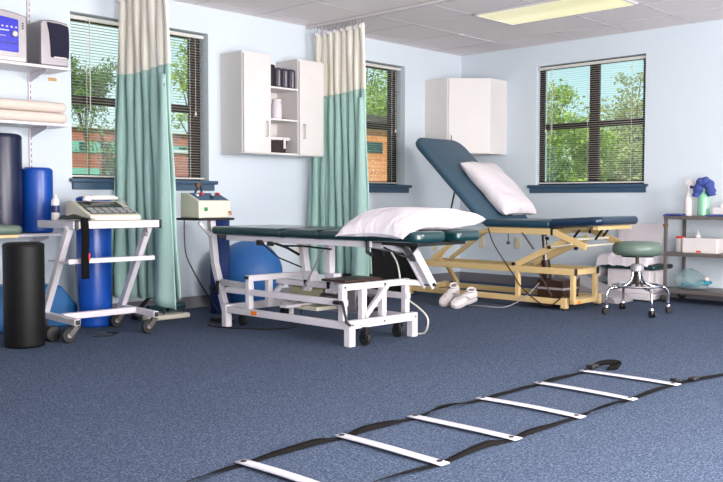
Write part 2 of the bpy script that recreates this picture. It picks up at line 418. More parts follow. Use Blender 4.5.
# curtain tracks and curtains
def track(x, y1, label):
    t = thing('curtain_track', label, 'curtain track', (x, y1, H-.03), 'ceiling curtain tracks')
    m = MB(); m.box(x-.016, x+.016, y1, -.005, H-.028, H-.0045); m.build('rail', grid_m, t, bevel=.002)
    MB().box(x-.02, x+.02, y1-.01, y1+.01, H-.032, H-.0045).build('end_stop', steel_m, t)
def curtain(x, ya, yb, yb_low, hem, label, seed, folds, flare):
    rnd = random.Random(seed)
    ph = [rnd.uniform(-.9, .9) for _ in range(folds+2)]; am = [rnd.uniform(.6, 1.25) for _ in range(folds+2)]
    t = thing('privacy_curtain', label, 'curtain', (x, (ya+yb)/2, hem), 'privacy curtains')
    zt, zm = 2.355, 1.80
    def P(s, z):
        k = max(0, (zt-z)/(zt-hem))
        yend = yb + (yb_low-yb)*k**1.3
        u = s*folds; i = int(min(u, folds-1e-6)); fr = u-i
        a = am[i]*(1-fr)+am[i+1]*fr; p = ph[i]*(1-fr)+ph[i+1]*fr
        A = (.022+.022*k)*a
        if s > .8: A *= 1-.75*(s-.8)/.2*k
        th = 2*PI*u + p*(.35+.65*k)
        yy = ya + (yend-ya)*s + .018*math.sin(th*2+p)*(.5+k*.5)
        xx = x + A*math.sin(th) - flare*k*max(0, (s-.72)/.28)**1.5 - .09*k*max(0, (.3-s)/.3)
        xx += .006*math.sin(z*7+s*20)
        return V((xx, min(yy, -.012), z))
    nz = 40
    MB().grid(folds*18, 12, lambda a, b: P(a, zt-(zt-zm)*b - .012*math.sin(a*5))).build('mesh_panel', mesh_m, t)
    def Q(a, b):
        z = zm - (zm-hem)*b
        p = P(a, z)
        if b == 0: p = P(a, zm+.004)
        p.z -= .012*math.sin(a*5)*(1-b) + .02*b*math.sin(a*4+1)
        return p
    MB().grid(folds*18, nz, Q).build('cloth_panel', teal_c, t, solid=.002)
    def F(a, b):        # free leading edge of the cloth turned outward
        k = b; z = 1.74 - (1.74-hem+.015)*k
        ya_ = yb + .02 + .05*k; yb_ = yb + (yb_low-yb)*((zt-z)/(zt-hem))**1.3 - .02*k
        return V((x - .052 - .055*k - .018*math.sin(a*PI) + .012*math.sin(a*7+k*2)*k, ya_+(yb_-ya_)*a, z - .03*a*k))
    MB().grid(16, 30, F).build('leading_edge', teal_c, t, solid=.002)
    if x < -4: MB().box(P(.97, 1.66).x-.03, P(.97, 1.66).x-.02, P(1, 1.66).y-.004, P(1, 1.66).y+.006, 1.645, 1.675).build('snap', black_m, t, bevel=.002)
    for i in range(folds*2):
        q = (i+.25)/(folds*2); p = P(q, zt)
        hk = MB().tube([(x, p.y, H-.03), (x, p.y-.004, H-.045), ((x+p.x)/2, p.y, zt+.02), (p.x, p.y, zt-.006)], .0022, 6).build('hook', steel_m, t)
        MB().lathe((p.x-.004, p.y, zt-.03), [(.006, 0), (.013, .006), (.015, .02), (.008, .034)], 8).build('tab', linen_m, hk)
track(-4.18, -5.2, 'grey ceiling curtain track carrying the left curtain'); track(-2.26, -5.2, 'grey ceiling curtain track carrying the right curtain, crossing the ceiling')
curtain(-4.18, -.035, -.69, -.88, .175, 'teal and cream mesh privacy curtain in front of the left window, behind the white cart', 3, 7, .05)
curtain(-2.26, -.10, -.73, -.86, .235, 'teal and cream mesh privacy curtain hanging between the open-shelf cabinet and middle window', 11, 8, .05)
# ------------------------------------------------------------------ wall cabinets
t = thing('wall_cabinet', 'white wall cabinet with two doors and open centre shelves', 'cabinet', (-2.78, -.15, 1.255))
def carc(x0, x1):
    m = MB(); m.box(x0, x0+.018, -.282, -.001, 1.255, 2.075); m.box(x1-.018, x1, -.282, -.001, 1.255, 2.075)
    m.box(x0+.018, x1-.018, -.282, -.001, 1.255, 1.273); m.box(x0+.018, x1-.018, -.282, -.001, 2.057, 2.075); m.box(x0+.018, x1-.018, -.012, -.001, 1.273, 2.057)
    return m
carc(-3.225, -2.93).build('left_body', whiteb_m, t, bevel=.0015); carc(-2.625, -2.33).build('right_body', whiteb_m, t, bevel=.0015)
for a, b, hx in ((-3.222, -2.933, -2.985), (-2.622, -2.333, -2.575)):
    d = MB().box(a+.004, b-.004, -.302, -.284, 1.262, 2.058).build('door', whiteb_m, t, bevel=.002)
    MB().tube([(hx, -.302, 1.40), (hx, -.326, 1.40), (hx, -.326, 1.52), (hx, -.302, 1.52)], .0045, 8).build('handle', steel_m, d)
for z in (1.263, 1.548, 1.812): MB().box(-2.93, -2.625, -.282, -.012, z-.008, z+.008).build('shelf', whiteb_m, t, bevel=.001)
MB().box(-2.93, -2.625, -.010, -.002, 1.263, 1.82).build('back_panel', whiteb_m, t)
g_ = 'dark cases on the upper cabinet shelf'
for i, x in enumerate((-2.885, -2.81, -2.735, -2.66)):
    o = thing('storage_case', ['matte black case, leftmost on the open top cabinet shelf', 'dark patterned case, second from left on the open top cabinet shelf',
        'dark patterned case, third from left on the open top cabinet shelf', 'dark patterned case, rightmost on the open top cabinet shelf'][i], 'case', (x, -.16, 1.82), g_)
    MB().slab(rrect(x-.036, x+.036, -.262, -.09, .02), 1.82, 1.985+(.02 if i == 0 else 0), .018).build('case_body', black_m if i == 0 else mat('dark_patterned_cloth', (50, 46, 62), .5, var=.6, vscale=40), o)
    if i: MB().slab(rrect(x-.012, x+.004, -.266, -.262, .002), 1.83, 1.96, .002).build('label_strip', silver_m, o)
def bottle(name, x, y, z, r, h, m, capm, label, cat='bottle', neck=.4, group=None, lab=None):
    o = thing(name, label, cat, (x, y, z), group)
    MB().lathe((x, y, z), [(r*.9, 0), (r, .006), (r, h*.74), (r*.8, h*.82), (r*neck, h*.88), (r*neck, h*.9)], 24).build('bottle_body', m, o)
    MB().lathe((x, y, z+h*.885), [(r*neck*1.15, 0), (r*neck*1.15, h*.07), (r*neck*.6, h*.115)], 18).build('cap', capm, o)
    if lab: MB().lathe((x, y, z+h*.3), [(r*1.015, 0), (r*1.015, h*.28)], 24).build('label_band', lab, o)
    return o
bottle('lotion_bottle', -2.885, -.17, 1.556, .033, .19, whiteb_m, whiteb_m, 'slim white bottle, left one on the middle cabinet shelf', group='white bottles in the cabinet', lab=linenl_m)
bottle('lotion_bottle', -2.79, -.2, 1.556, .045, .175, white_m, whiteb_m, 'stout white bottle, right one on the middle cabinet shelf', group='white bottles in the cabinet', neck=.8)
t = thing('storage_basket', 'dark basket with white folded liner on the bottom cabinet shelf', 'basket', (-2.78, -.15, 1.271))
MB().lathe((-2.78, -.15, 1.271), [(.085, 0), (.095, .01), (.112, .10), (.114, .11), (.1, .11)], 24, 1.1, .95).build('woven_body', mat('dark_wicker', (48, 38, 36), .8, bump=1, bscale=70), t)
MB().slab(rrect(-2.9, -2.665, -.25, -.05, .03), 1.378, 1.408, .012).build('liner', whiteb_m, t)
MB().box(-2.765, -2.74, -.262, -.256, 1.31, 1.40).build('white_strap', whiteb_m, t)

t = thing('corner_cabinet', 'white corner wall cabinet with a single diagonal door', 'cabinet', (-.3, -.3, 1.35))
MB().prism([(-.001, -.001), (-.604, -.001), (-.604, -.29), (-.29, -.604), (-.001, -.604)], 2, 1.35, 2.115).build('cabinet_body', whiteb_m, t, bevel=.002)
n_ = V((-1, -1, 0)).normalized(); a_, b_ = V((-.588, -.296, 0))+n_*.012, V((-.296, -.588, 0))+n_*.012
d = MB().bar((a_.x, a_.y, 1.7325), (b_.x, b_.y, 1.7325), .76, .018, (0, 0, 1)).build('door', whiteb_m, t, bevel=.002)
hp = a_ + (b_-a_)*.07 + n_*.009
MB().tube([(hp.x, hp.y, 1.42), (hp.x+n_.x*.025, hp.y+n_.y*.025, 1.42), (hp.x+n_.x*.025, hp.y+n_.y*.025, 1.53), (hp.x, hp.y, 1.53)], .0045, 8).build('handle', steel_m, d)

# wall outlets
for x, z, l in ((-2.7, .435, 'beige wall outlet plate right of the blue ball'), (-2.36, .43, 'beige wall outlet plate beside the right curtain hem'), (-.43, .4, 'beige wall outlet plate on the back wall close to the room corner')):
    o = thing('wall_outlet', l, 'outlet', (x, -.003, z-.055), 'wall outlets')
    MB().slab(rrect(x-.035, x+.035, z-.057, z+.057, .006), 0, .007, .003, f=lambda p: V((p.x, -p.z, p.y))).build('plate', outlet_m, o)
    for dz in (-.025, .025): MB().box(x-.014, x+.014, -.009, -.0065, z+dz-.014, z+dz+.014).build('socket', cream_m, o, bevel=.003)
for y, z, l in ((-.3, .43, 'beige wall outlet plate on the right wall nearest the corner'), (-.756, .434, 'beige wall outlet plate on the right wall beneath the raised table frame')):
    o = thing('wall_outlet', l, 'outlet', (-.003, y, z-.055), 'wall outlets')
    MB().slab(rrect(y-.035, y+.035, z-.057, z+.057, .006), 0, .007, .003, f=lambda p: V((-p.z, p.x, p.y))).build('plate', outlet_m, o)
    for dz in (-.025, .025): MB().box(-.009, -.0065, y-.014, y+.014, z+dz-.014, z+dz+.014).build('socket', cream_m, o, bevel=.003)

# ------------------------------------------------------------------ left shelves
t = thing('wall_shelf_standard', 'white slotted upright rail fixed to the wall behind the shelves', 'shelf rail', (-4.86, -.008, .5))
MB().box(-4.873, -4.847, -.014, -.001, .5, 2.3).build('rail', white_m, t, bevel=.001)
m = MB()
for k in range(44): m.box(-4.8625, -4.8575, -.0146, -.0138, .53+k*.04, .55+k*.04)
m.build('slots', gunmetal, t)
def shelf(z, x1, label, d=.3):
    t = thing('wall_shelf', label, 'shelf', (-5.1, -d/2, z-.02), 'white wall shelves')
    MB().box(-6.0, x1, -d, -.016, z-.02, z).build('board', white_m, t, bevel=.002)
    MB().prism([(-.016, z-.021), (-d+.04, z-.021), (-d+.04, z-.032), (-.016, z-.085)], 0, -4.863, -4.857).build('bracket', white_m, t)
shelf(1.772, -4.714, 'top white wall shelf holding the stereo and speaker'); shelf(1.39, -4.722, 'middle white wall shelf holding two stacked cream mats')
shelf(.648, -4.79, 'bottom white wall shelf holding the upright blue rolls')
o = MB().box(-4.722, -4.662, -.004, -.001, 1.712, 1.735).build('wall_tag', mat('tan_tag', (190, 150, 90), .6)); tag(o, 'tiny tan tag on the wall under the top shelf', 'tag')
# stereo
t = thing('stereo', 'silver compact stereo with a bright blue front display on top shelf', 'stereo', (-5.2, -.18, 1.772))
def arch(x0, x1, z0, z1, b, n=12): return [(x0, z0), (x1, z0)] + [(x1+(x0-x1)*k/n, z1 + b*math.sin(PI*k/n)) for k in range(n+1)]
MB().prism(arch(-5.37, -5.006, 1.774, 2.075, .025), 1, -.285, -.06).build('body', silver_m, t, bevel=.008, seg=3)
MB().prism(arch(-5.35, -5.065, 1.835, 2.045, .012), 1, -.292, -.282).build('display', bluedisp, t, bevel=.004)
MB().slab([(-5.095+.022*math.cos(a*PI/12), 1.95+.022*math.sin(a*PI/12)) for a in range(24)], 0, .02, .006, f=lambda p: V((p.x, -.288-p.z, p.y))).build('volume_knob', silver_m, t)
MB().slab([(-5.095+.014*math.cos(a*PI/12), 1.95+.014*math.sin(a*PI/12)) for a in range(24)], .02, .023, .001, f=lambda p: V((p.x, -.288-p.z, p.y))).build('knob_face', whiteb_m, t)
for k in range(6): MB().box(-5.24+k*.03, -5.228+k*.03, -.298, -.29, 1.988, 1.998).build('button', whiteb_m, t)
for k in range(3): MB().box(-5.04, -5.03, -.29, -.284, 1.99+k*.016, 1.998+k*.016).build('button', black_m, t)
MB().box(-5.24, -5.13, -.2935, -.2915, 1.965, 1.972).build('display_text', whiteb_m, t)
MB().box(-5.2, -5.15, -.2935, -.2915, 1.93, 1.935).build('display_text', silver_m, t)
MB().box(-5.35, -5.065, -.2935, -.2915, 1.887, 1.892).build('tray_line', navyplastic, t)
MB().slab(rrect(-5.35, -5.02, -.3, -.2, .01), 1.774, 1.805, .01).build('base_lip', whiteb_m, t)
# speaker
t = thing('speaker', 'silver speaker with dark navy grille on top shelf next to window', 'speaker', (-4.81, -.17, 1.772))
MB().prism(arch(-4.915, -4.716, 1.773, 2.07, .014), 1, -.27, -.08).build('cabinet', silver_m, t, bevel=.01, seg=3)
MB().prism([(-4.915, 1.775), (-4.72, 1.775), (-4.72, 2.068), (-4.80, 2.078), (-4.9, 2.07), (-4.915, 2.05)], 1, -.292, -.268).build('front_baffle', silver_m, t, bevel=.008, seg=3)
MB().prism([(-4.846, 1.83), (-4.72, 1.83), (-4.716, 1.9), (-4.716, 2.0), (-4.722, 2.045), (-4.78, 2.058), (-4.872, 2.06), (-4.856, 1.99), (-4.848, 1.9)], 1, -.303, -.288).build('grille', grillem, t, bevel=.005)
MB().lathe((0, 0, 0), [(.02, 0), (.026, .006), (.02, .012)], 20).build('port_ring', whiteb_m, t).matrix_local = Matrix.Translation(V((-4.79, -.292, 1.812))-V((-4.81, -.17, 1.772))) @ Matrix.Rotation(R(90), 4, 'X')
MB().slab(rrect(-4.83, -4.735, -.303, -.29, .004), 1.826, 1.84, .004).build('badge', whiteb_m, t)
# mats
for k, (l, z) in enumerate((('cream foam mat, lower of two stacked on middle shelf', 1.391), ('cream foam mat, upper of two stacked on middle shelf', 1.463))):
    t = thing('foam_mat', l, 'mat', (-5.3, -.16, z), 'stacked cream mats')
    MB().slab(rrect(-5.95, -4.728-.004*k, -.296, -.02, .03), z, z+.07, .032, 6).build('mat_body', beige_m, t)
    MB().slab(rrect(-5.951, -4.727-.004*k, -.297, -.019, .03), z+.033, z+.037, .001).build('seam', cream_m, t)
def rollthing(name, x, y, z, r, h, m, label, cat, seamm=None, re=.02):
    t = thing(name, label, cat, (x, y, z))
    prof = [(r-re, 0)]+[(r-re+re*math.sin(a*PI/10), re-re*math.cos(a*PI/10)) for a in range(1, 6)]+[(r-re+re*math.cos(a*PI/10), h-re+re*math.sin(a*PI/10)) for a in range(0, 6)]
    bmx = MB().lathe((x, y, z), prof, 40)
    bmx.build('cover', m, t)
    MB().lathe((x, y, z+h-.001), [(r*.82, 0), (r*.80, .004)], 32).build('end_cap', seamm or m, t)
    MB().tube([(x+(r+.0005)*math.cos(a*PI/20), y+(r+.0005)*math.sin(a*PI/20), z+h-re*1.1) for a in range(40)], .0022, 6, True).build('piping', m, t)
    return t
rollthing('foam_bolster', -5.145, -.165, .649, .135, .655, dnavy_v, 'tall dark navy bolster standing on the bottom shelf', 'bolster')
rollthing('foam_bolster', -4.893, -.16, .649, .103, .44, blue_v, 'bright blue bolster standing on the bottom shelf, shorter than the navy one', 'bolster')
t = thing('sage_cushion', 'sage green vinyl cushion corner jutting in at left edge of bottom shelf', 'cushion', (-5.35, -.4, .655))
MB().slab(rrect(-5.6, -5.18, -.58, -.31, .05), .655, .715, .028).build('cushion_cover', sage_v, t)
MB().box(-5.58, -5.21, -.56, -.33, .636, .655).build('board', tan_m, t)
t = thing('dumbbell', 'small black dumbbell on the carpet at the foot of the black bolster', 'dumbbell', (-5.12, -.74, 0))
for y in (-.80, -.68): MB().slab([(-5.12+.052*math.cos(a*PI/4+PI/8), .052+.052*math.sin(a*PI/4+PI/8)) for a in range(8)], y-.03, y+.03, .008, 3, f=lambda p: V((p.x, p.z, max(0, p.y-.004)))).build('weight_head', rubber_m, t)
MB().cyl((-5.12, -.77, .05), (-5.12, -.71, .05), .016, n=14).build('grip', gunmetal, t)
# floor bolsters
rollthing('foam_bolster', -5.316, -.85, 0, .118, .618, blackvinyl_m, 'black vinyl bolster standing on the carpet left of the white cart', 'bolster', re=.016)
rollthing('foam_bolster', -4.585, -.36, 0, .118, .895, blue_v, 'tall bright blue bolster standing on the floor behind the white cart', 'bolster')
# teal-blue wedge
t = thing('foam_wedge', 'teal blue foam wedge leaning low against the wall behind the cart', 'wedge', (-4.95, -.28, 0))
MB().prism([(-5.27, .0), (-5.27, .31), (-4.775, .285), (-4.63, .11), (-4.72, .0)], 1, -.255, -.015).build('cover', tealblue_v, t, bevel=.015, seg=3)

# ------------------------------------------------------------------ white rolling cart
XA, XB = -5.03, -4.472
t = thing('rolling_cart', 'white metal rolling cart with slanted legs carrying the ultrasound unit', 'cart', (-4.75, -.72, 0))
for x, l in ((XA, 'l'), (XB, 'r')):
    MB().bar((x, -.50, .134), (x, -.955, .122), .04, .04).build('base_rail', white_m, t, bevel=.003)
    MB().bar((x, -.53, .15), (x-.02*(1 if l == 'l' else 1), -.90, .70), .04, .045, (1, 0, 0)).build('leg', white_m, t, bevel=.003)
    MB().box(x-.02, x+.02, -.93, -.48, .695, .742).build('top_rail', white_m, t, bevel=.003)
    MB().box(x-.015, x+.015, -.958, -.954, .107, .137).build('end_cap', black_m, t)
    for y in (-.93, -.53):
        c = MB(); c.cyl((x, y, .105), (x, y, .085), .012, n=12); c.bar((x, y-.017, .092), (x-.045, y-.017, .045), .03, .005, (1, 0, 0)); c.bar((x, y+.017, .092), (x-.045, y+.017, .045), .03, .005, (1, 0, 0)); c.box(x-.02, x+.02, y-.02, y+.02, .086, .094)
        cs = c.build('caster_fork', steel_m, t, bevel=.001)
        w = MB(); w.cyl((x-.045, y-.012, .046), (x-.045, y+.012, .046), .046, n=28); w.build('wheel', rubber_m, cs, bevel=.004)
        MB().cyl((x-.045, y-.0145, .046), (x-.045, y+.0145, .046), .016, n=16).build('hub', silver_m, cs)
MB().box(XA+.02, XB-.02, -.745, -.70, .115, .155).build('cross_rail', white_m, t, bevel=.003)
MB().box(XA-.02, XB+.03, -.955, -.93, .695, .742).build('front_rail', white_m, t, bevel=.003)
MB().box(XB+.03, XB+.042, -.965, -.92, .69, .745).build('corner_cap', black_m, t, bevel=.003)
MB().box(XA-.012, XA+.012, -.965, -.955, .685, .745).build('corner_cap', black_m, t, bevel=.003)
MB().box(XA+.02, XB-.02, -.93, -.48, .725, .738).build('top_panel', white_m, t, bevel=.002)
m = MB(); m.box(-5.06, -4.45, -.90, -.64, .482, .494); m.box(-5.06, -4.45, -.91, -.90, .478, .508)
m.build('shelf_panel', white_m, t, bevel=.002)
MB().tube([(-4.53, -.935, .69), (-4.53, -.95, .66), (-4.535, -.95, .64), (-4.545, -.94, .65)], .006, 8).build('cable_hook', steel_m, t)
# ultrasound unit
t = thing('ultrasound_unit', 'cream therapy ultrasound console with sloped dark keypad on the cart top', 'machine', (-4.73, -.75, .742))
MB().prism([(-.90, .742), (-.90, .775), (-.66, .865), (-.58, .865), (-.57, .742)], 0, -4.905, -4.545).build('housing', cream_m, t, bevel=.008, seg=3)
def slope(y): return .775 + (-.90-y)*(-.09/.24) + .0
def onface(mb, x0, x1, y0, y1, h0=.001, h1=.005):
    z = lambda y: .775+(y+.90)*.375
    n = V((0, -.351, .936))
    P = [(x0, y0), (x1, y0), (x1, y1), (x0, y1)]
    A = [mb.bm.verts.new(V((x, y, z(y)))+n*h0) for x, y in P]; B = [mb.bm.verts.new(V((x, y, z(y)))+n*h1) for x, y in P]
    for k in range(4): mb.bm.faces.new((A[k], A[(k+1) % 4], B[(k+1) % 4], B[k]))
    mb.bm.faces.new(A[::-1]); mb.bm.faces.new(B); return mb
onface(MB(), -4.88, -4.60, -.765, -.68).build('screen', mat('dark_screen', (40, 44, 40), .2), t)
onface(MB(), -4.885, -4.565, -.875, -.775).build('keypad', mat('keypad_grey', (70, 72, 74), .5), t)
for i in range(6):
    for j in range(2): onface(MB(), -4.878+i*.052, -4.84+i*.052, -.865+j*.045, -.835+j*.045, .005, .009).build('key', mat('key_grey', (150, 152, 152), .5), t)
t = thing('ultrasound_probe', 'white handheld ultrasound probe lying across the console top', 'probe', (-4.7, -.62, .865))
MB().tube([(-4.80, -.68, .885), (-4.74, -.67, .888), (-4.6, -.64, .89), (-4.56, -.63, .885)], [.013, .017, .016, .009], 14).build('handle', whiteb_m, t)
MB().lathe((-4.81, -.685, .868), [(.028, 0), (.03, .006), (.024, .03), (.012, .036)], 20).build('head', whiteb_m, t)
MB().tube([(-4.56, -.63, .885), (-4.52, -.63, .88), (-4.50, -.66, .84), (-4.51, -.70, .78), (-4.515, -.72, .748)], .004, 8).build('cord', silver_m, t)
bottle('gel_bottle', -4.965, -.56, .742, .026, .165, whiteb_m, whiteb_m, 'small white squeeze bottle standing behind the console on the cart', lab=navyplastic)
# towel and strap at cart corner
def drape(name, pts_fn, m, nu, nv, parent, solid=.006, sub=1): return MB().grid(nu, nv, pts_fn).build(name, m, parent, solid=solid, sub=sub)
t = thing('strap_bundle', 'crumpled black strap bundle on the cart corner with one end hanging', 'strap', (-5.0, -.9, .745))
rnd = random.Random(4); nz = [[rnd.uniform(0, 1) for _ in range(9)] for _ in range(12)]
drape('crumpled_straps', lambda a, b: V((-5.08+.17*a+.02*math.sin(b*9), -.945+.17*b+.02*math.sin(a*11), .748+.05*nz[int(a*11)][int(b*8)]*math.sin(PI*min(1, a+.1))*math.sin(PI*min(1, b+.1))+.006)), mat('black_cloth', (34, 40, 40), .8, bump=.6, bscale=30), 11, 8, t, .004)
MB().grid(1, 12, lambda a, b: V((-5.005+.052*a, -.958-.008*math.sin(min(1, b*3)*PI/2)-.004*math.sin(b*6), .758-.37*b))).build('hanging_end', strap_m, t, solid=.003)
t = thing('red_clip_cord', 'thin cord with a red end clip hanging at the front of the cart', 'cord', (-4.98, -.965, .55))
MB().tube([(-4.955, -.962, .74), (-4.955, -.966, .6), (-4.953, -.966, .5)], .002, 6).build('cord', gunmetal, t)
MB().tube([(-4.953, -.966, .5), (-4.953, -.966, .545)], .006, 8).build('clip', redm, t)
t = thing('power_cable', 'black cable curling on the carpet beneath the white cart', 'cable', (-4.8, -.7, 0))
MB().tube([(-4.85, -.6, .47), (-4.84, -.60, .2), (-4.83, -.62, .05), (-4.80, -.68, .006), (-4.70, -.72, .005), (-4.66, -.80, .005), (-4.75, -.88, .005), (-4.86, -.82, .005)], .0045, 8).build('cord', black_m, t)

# rolled-strap device under left curtain
t = thing('traction_footrest', 'leg device with two dark padded rollers on beige base beneath left curtain', 'exercise device', (-4.0, -.35, 0))
MB().slab(rrect(-4.22, -3.86, -.47, -.36, .02), 0.0, .035, .012).build('base_plate', cream_m, t)
m = MB(); m.bar((-4.25, -.3, .03), (-4.10, -.28, .15), .03, .02); m.bar((-4.10, -.28, .15), (-3.95, -.30, .15), .03, .02); m.bar((-3.95, -.30, .15), (-3.84, -.36, .06), .03, .02); m.box(-4.24, -3.85, -.36, -.26, 0, .03)
m.build('frame', black_m, t, bevel=.003)
for a, b in (((-4.19, -.40, .075), (-4.07, -.40, .082)), ((-4.03, -.40, .084), (-3.88, -.40, .088))):
    r = MB().cyl(a, b, .036, n=24).build('padded_roller', green_v, t, bevel=.008, seg=3)
MB().cyl((-4.21, -.40, .073), (-3.86, -.40, .089), .008, n=10).build('axle', steel_m, t)
for x in (-4.2, -4.05, -3.87): MB().box(x-.006, x+.006, -.41, -.39, .02, .085).build('axle_post', steel_m, t)

# ------------------------------------------------------------------ traction machine on its column
t = thing('traction_stand', 'white bent steel column with black tray holding the traction machine', 'stand', (-3.88, -.85, 0))
MB().bar((-3.87, -.74, .735), (-3.87, -.785, .42), .045, .045, (1, 0, 0)).build('upper_column', white_m, t, bevel=.004)
MB().bar((-3.87, -.78, .43), (-3.87, -.935, .02), .045, .045, (1, 0, 0)).build('lower_column', white_m, t, bevel=.004)
MB().box(-4.02, -3.705, -.80, -.52, .728, .745).build('tray', gunmetal, t, bevel=.003)
MB().bar((-3.89, -.76, .62), (-3.98, -.75, .715), .02, .025).build('brace', white_m, t, bevel=.003)
MB().box(-3.90, -3.84, -.97, -.76, .0, .03).build('foot', black_m, t, bevel=.003)
MB().box(-3.905, -3.835, -.86, -.835, .20, .30).build('clamp', black_m, t, bevel=.003)
t = thing('traction_machine', 'cream traction machine with sloped blue control panel and knobs', 'machine', (-3.82, -.68, .745))
prof = [(-.775, .746), (-.775, .868), (-.63, .925), (-.55, .925), (-.545, .746)]
MB().prism(prof, 0, -4.0, -3.72).build('housing', cream_m, t, bevel=.007, seg=3)
def onp(mb, x0, x1, a, b, h0, h1):
    p0, p1 = V((0, -.775, .868)), V((0, -.63, .925)); n = V((0, -.366, .93))
    pts = [(x0, a), (x1, a), (x1, b), (x0, b)]
    A = [mb.bm.verts.new(p0+(p1-p0)*k+n*h0+V((x, 0, 0))) for x, k in pts]; B = [mb.bm.verts.new(p0+(p1-p0)*k+n*h1+V((x, 0, 0))) for x, k in pts]
    for k in range(4): mb.bm.faces.new((A[k], A[(k+1) % 4], B[(k+1) % 4], B[k]))
    mb.bm.faces.new(A[::-1]); mb.bm.faces.new(B); return mb
onp(MB(), -3.985, -3.735, .06, .96, .0005, .003).build('control_panel', mat('panel_blue', (16, 76, 110), .4), t)
for x, k, mm in ((-3.955, .6, whiteb_m), (-3.90, .75, redm), (-3.86, .3, black_m), (-3.81, .7, whiteb_m), (-3.755, .75, redm)): onp(MB(), x-.010, x+.010, k-.08, k+.08, .003, .016).build('knob', mm, t, bevel=.003)
MB().box(-3.955, -3.925, -.779, -.774, .795, .822).build('green_switch', mat('green_switch', (20, 120, 70), .4), t, bevel=.002)
MB().tube([(-3.735, -.775, .79), (-3.735, -.795, .79), (-3.735, -.795, .765)], .007, 8).build('hook', mat('copper', (170, 110, 80), .35, .8), t)
t = thing('rope_pulley', 'small dark rope pulley fitting standing up behind the blue control panel', 'pulley', (-3.87, -.6, .925))
MB().tube([(-3.91, -.6, .926), (-3.885, -.6, .96), (-3.88, -.6, .985), (-3.86, -.6, .975), (-3.85, -.6, .926)], .008, 8).build('bracket', gunmetal, t)
MB().cyl((-3.885, -.612, .985), (-3.885, -.588, .985), .018, n=20).build('wheel', mat('bronze_metal', (110, 80, 64), .35, .7), t)
t = thing('power_cable', 'long black cable hanging from the traction machine and looping over the carpet', 'cable', (-3.9, -.9, 0))
def bez(P, n=40):
    P = [V(p) for p in P]; out = []
    for i in range(len(P)-1):
        p0 = P[max(i-1, 0)]; p1 = P[i]; p2 = P[i+1]; p3 = P[min(i+2, len(P)-1)]
        k = max(2, n//(len(P)-1))
        for j in range(k):
            u = j/k
            out.append(.5*((2*p1)+(p2-p0)*u+(2*p0-5*p1+4*p2-p3)*u*u+(3*p1-p0-3*p2+p3)*u**3))
    out.append(P[-1]); return out
MB().tube(bez([(-3.99, -.58, .728), (-3.985, -.585, .5), (-3.93, -.60, .36), (-3.84, -.60, .22), (-3.74, -.58, .10), (-3.73, -.66, .012), (-3.9, -.78, .006), (-4.03, -.92, .006), (-4.04, -1.06, .006), (-3.98, -1.22, .006), (-3.84, -1.40, .006), (-3.68, -1.43, .006), (-3.5, -1.3, .03), (-3.5, -1.28, .14)], 110), .005, 8).build('cord', black_m, t)

# exercise ball & rolled mat behind table
t = thing('exercise_ball', 'large blue exercise ball on floor behind the white-framed table', 'ball', (-3.2, -.34, 0))
rb = .275
MB().lathe((-3.175, -.30, 0), [(rb*math.sin(max(.04, a*PI/28)) if a < 28 else rb*.04, rb-rb*math.cos(a*PI/28)) for a in range(0, 29)], 48).build('ball_shell', ball_m, t)
for th, z in ((-2.1, .36), (-1.75, .26), (-1.4, .33)):
    r = math.sqrt(rb*rb-(z-rb)**2)
    p = V((-3.175+r*math.cos(th), -.30+r*math.sin(th), z)); MB().lathe(tuple(p), [(.004, -.006), (.007, 0), (.004, .006)], 10).build('moulded_dot', mat('grey_dot', (110, 112, 120), .6), t)
t = thing('rolled_mat', 'navy rolled exercise mat standing between the traction column and blue ball', 'mat', (-3.545, -.40, 0))
m = MB(); sp = []
for k in range(90):
    a = k*.28; r = .02+.00155*k*.42; sp.append((-3.545+r*math.cos(a), -.40+r*math.sin(a)))
for (ax, ay), (bx_, by) in zip(sp, sp[1:]):
    v = [m.bm.verts.new(p) for p in ((ax, ay, 0), (bx_, by, 0), (bx_, by, .735), (ax, ay, .735))]; m.bm.faces.new(v)
m.build('rolled_foam', mat('navy_foam', (16, 44, 104), .6), t, solid=.006)
for z in (.18, .58): MB().lathe((-3.545, -.40, z), [(.083, 0), (.083, .03)], 28).build('elastic_band', black_m, t)

# ------------------------------------------------------------------ table 1 (white frame, dark green top)
t1 = thing('treatment_table', 'white-framed hydraulic treatment table with dark green padded top', 'treatment table', (-3.69, -1.7, 0))
X0, X1, Y0, Y1 = -3.985, -3.385, -2.27, -1.03       # base footprint corners
xa, xb = -3.97, -3.40
def bb(name, *a, m=white_m, p=t1, bev=.003): return MB().box(*a).build(name, m, p, bevel=bev)
for x in (xa, xb):
    for y in (-2.25, -1.05):
        bb('leg', x-.025, x+.025, y-.025, y+.025, 0, .155)
for y in (-2.25, -1.05): bb('base_cross_beam', xa+.025, xb-.025, y-.022, y+.022, .105, .155)
for x in (xa, xb): bb('base_side_rail', x-.02, x+.02, -2.225, -1.075, .1, .143)
for x in (xa, xb): bb('upper_side_rail', x-.018, x+.018, -2.22, -1.06, .238, .276)
# end frames
for y, xr in ((-2.19, xb), (-1.30, xb)):
    bb('end_frame_top', xa-.02, xb+.02, y-.02, y+.02, .33, .37)
    for x in (xa, -3.80, -3.62, xb) if y < -2 else (xa, -3.80, xb): bb('post', x-.02, x+.02, y-.02, y+.02, .145, .33)
MB().bar((-3.60, -2.21, .34), (-3.80, -2.21, .16), .03, .03).build('diagonal_brace', white_m, t1, bevel=.003)
MB().bar((-3.62, -1.28, .34), (-3.80, -1.28, .16), .03, .03).build('diagonal_brace', white_m, t1, bevel=.003)
MB().bar((-3.87, -.86, .29), (-3.95, -1.30, .29), .035, .04).build('column_link', white_m, t1, bevel=.003)
bb('cover_plate', -3.93, -3.60, -2.17, -1.96, .372, .387, m=brownbox_m)
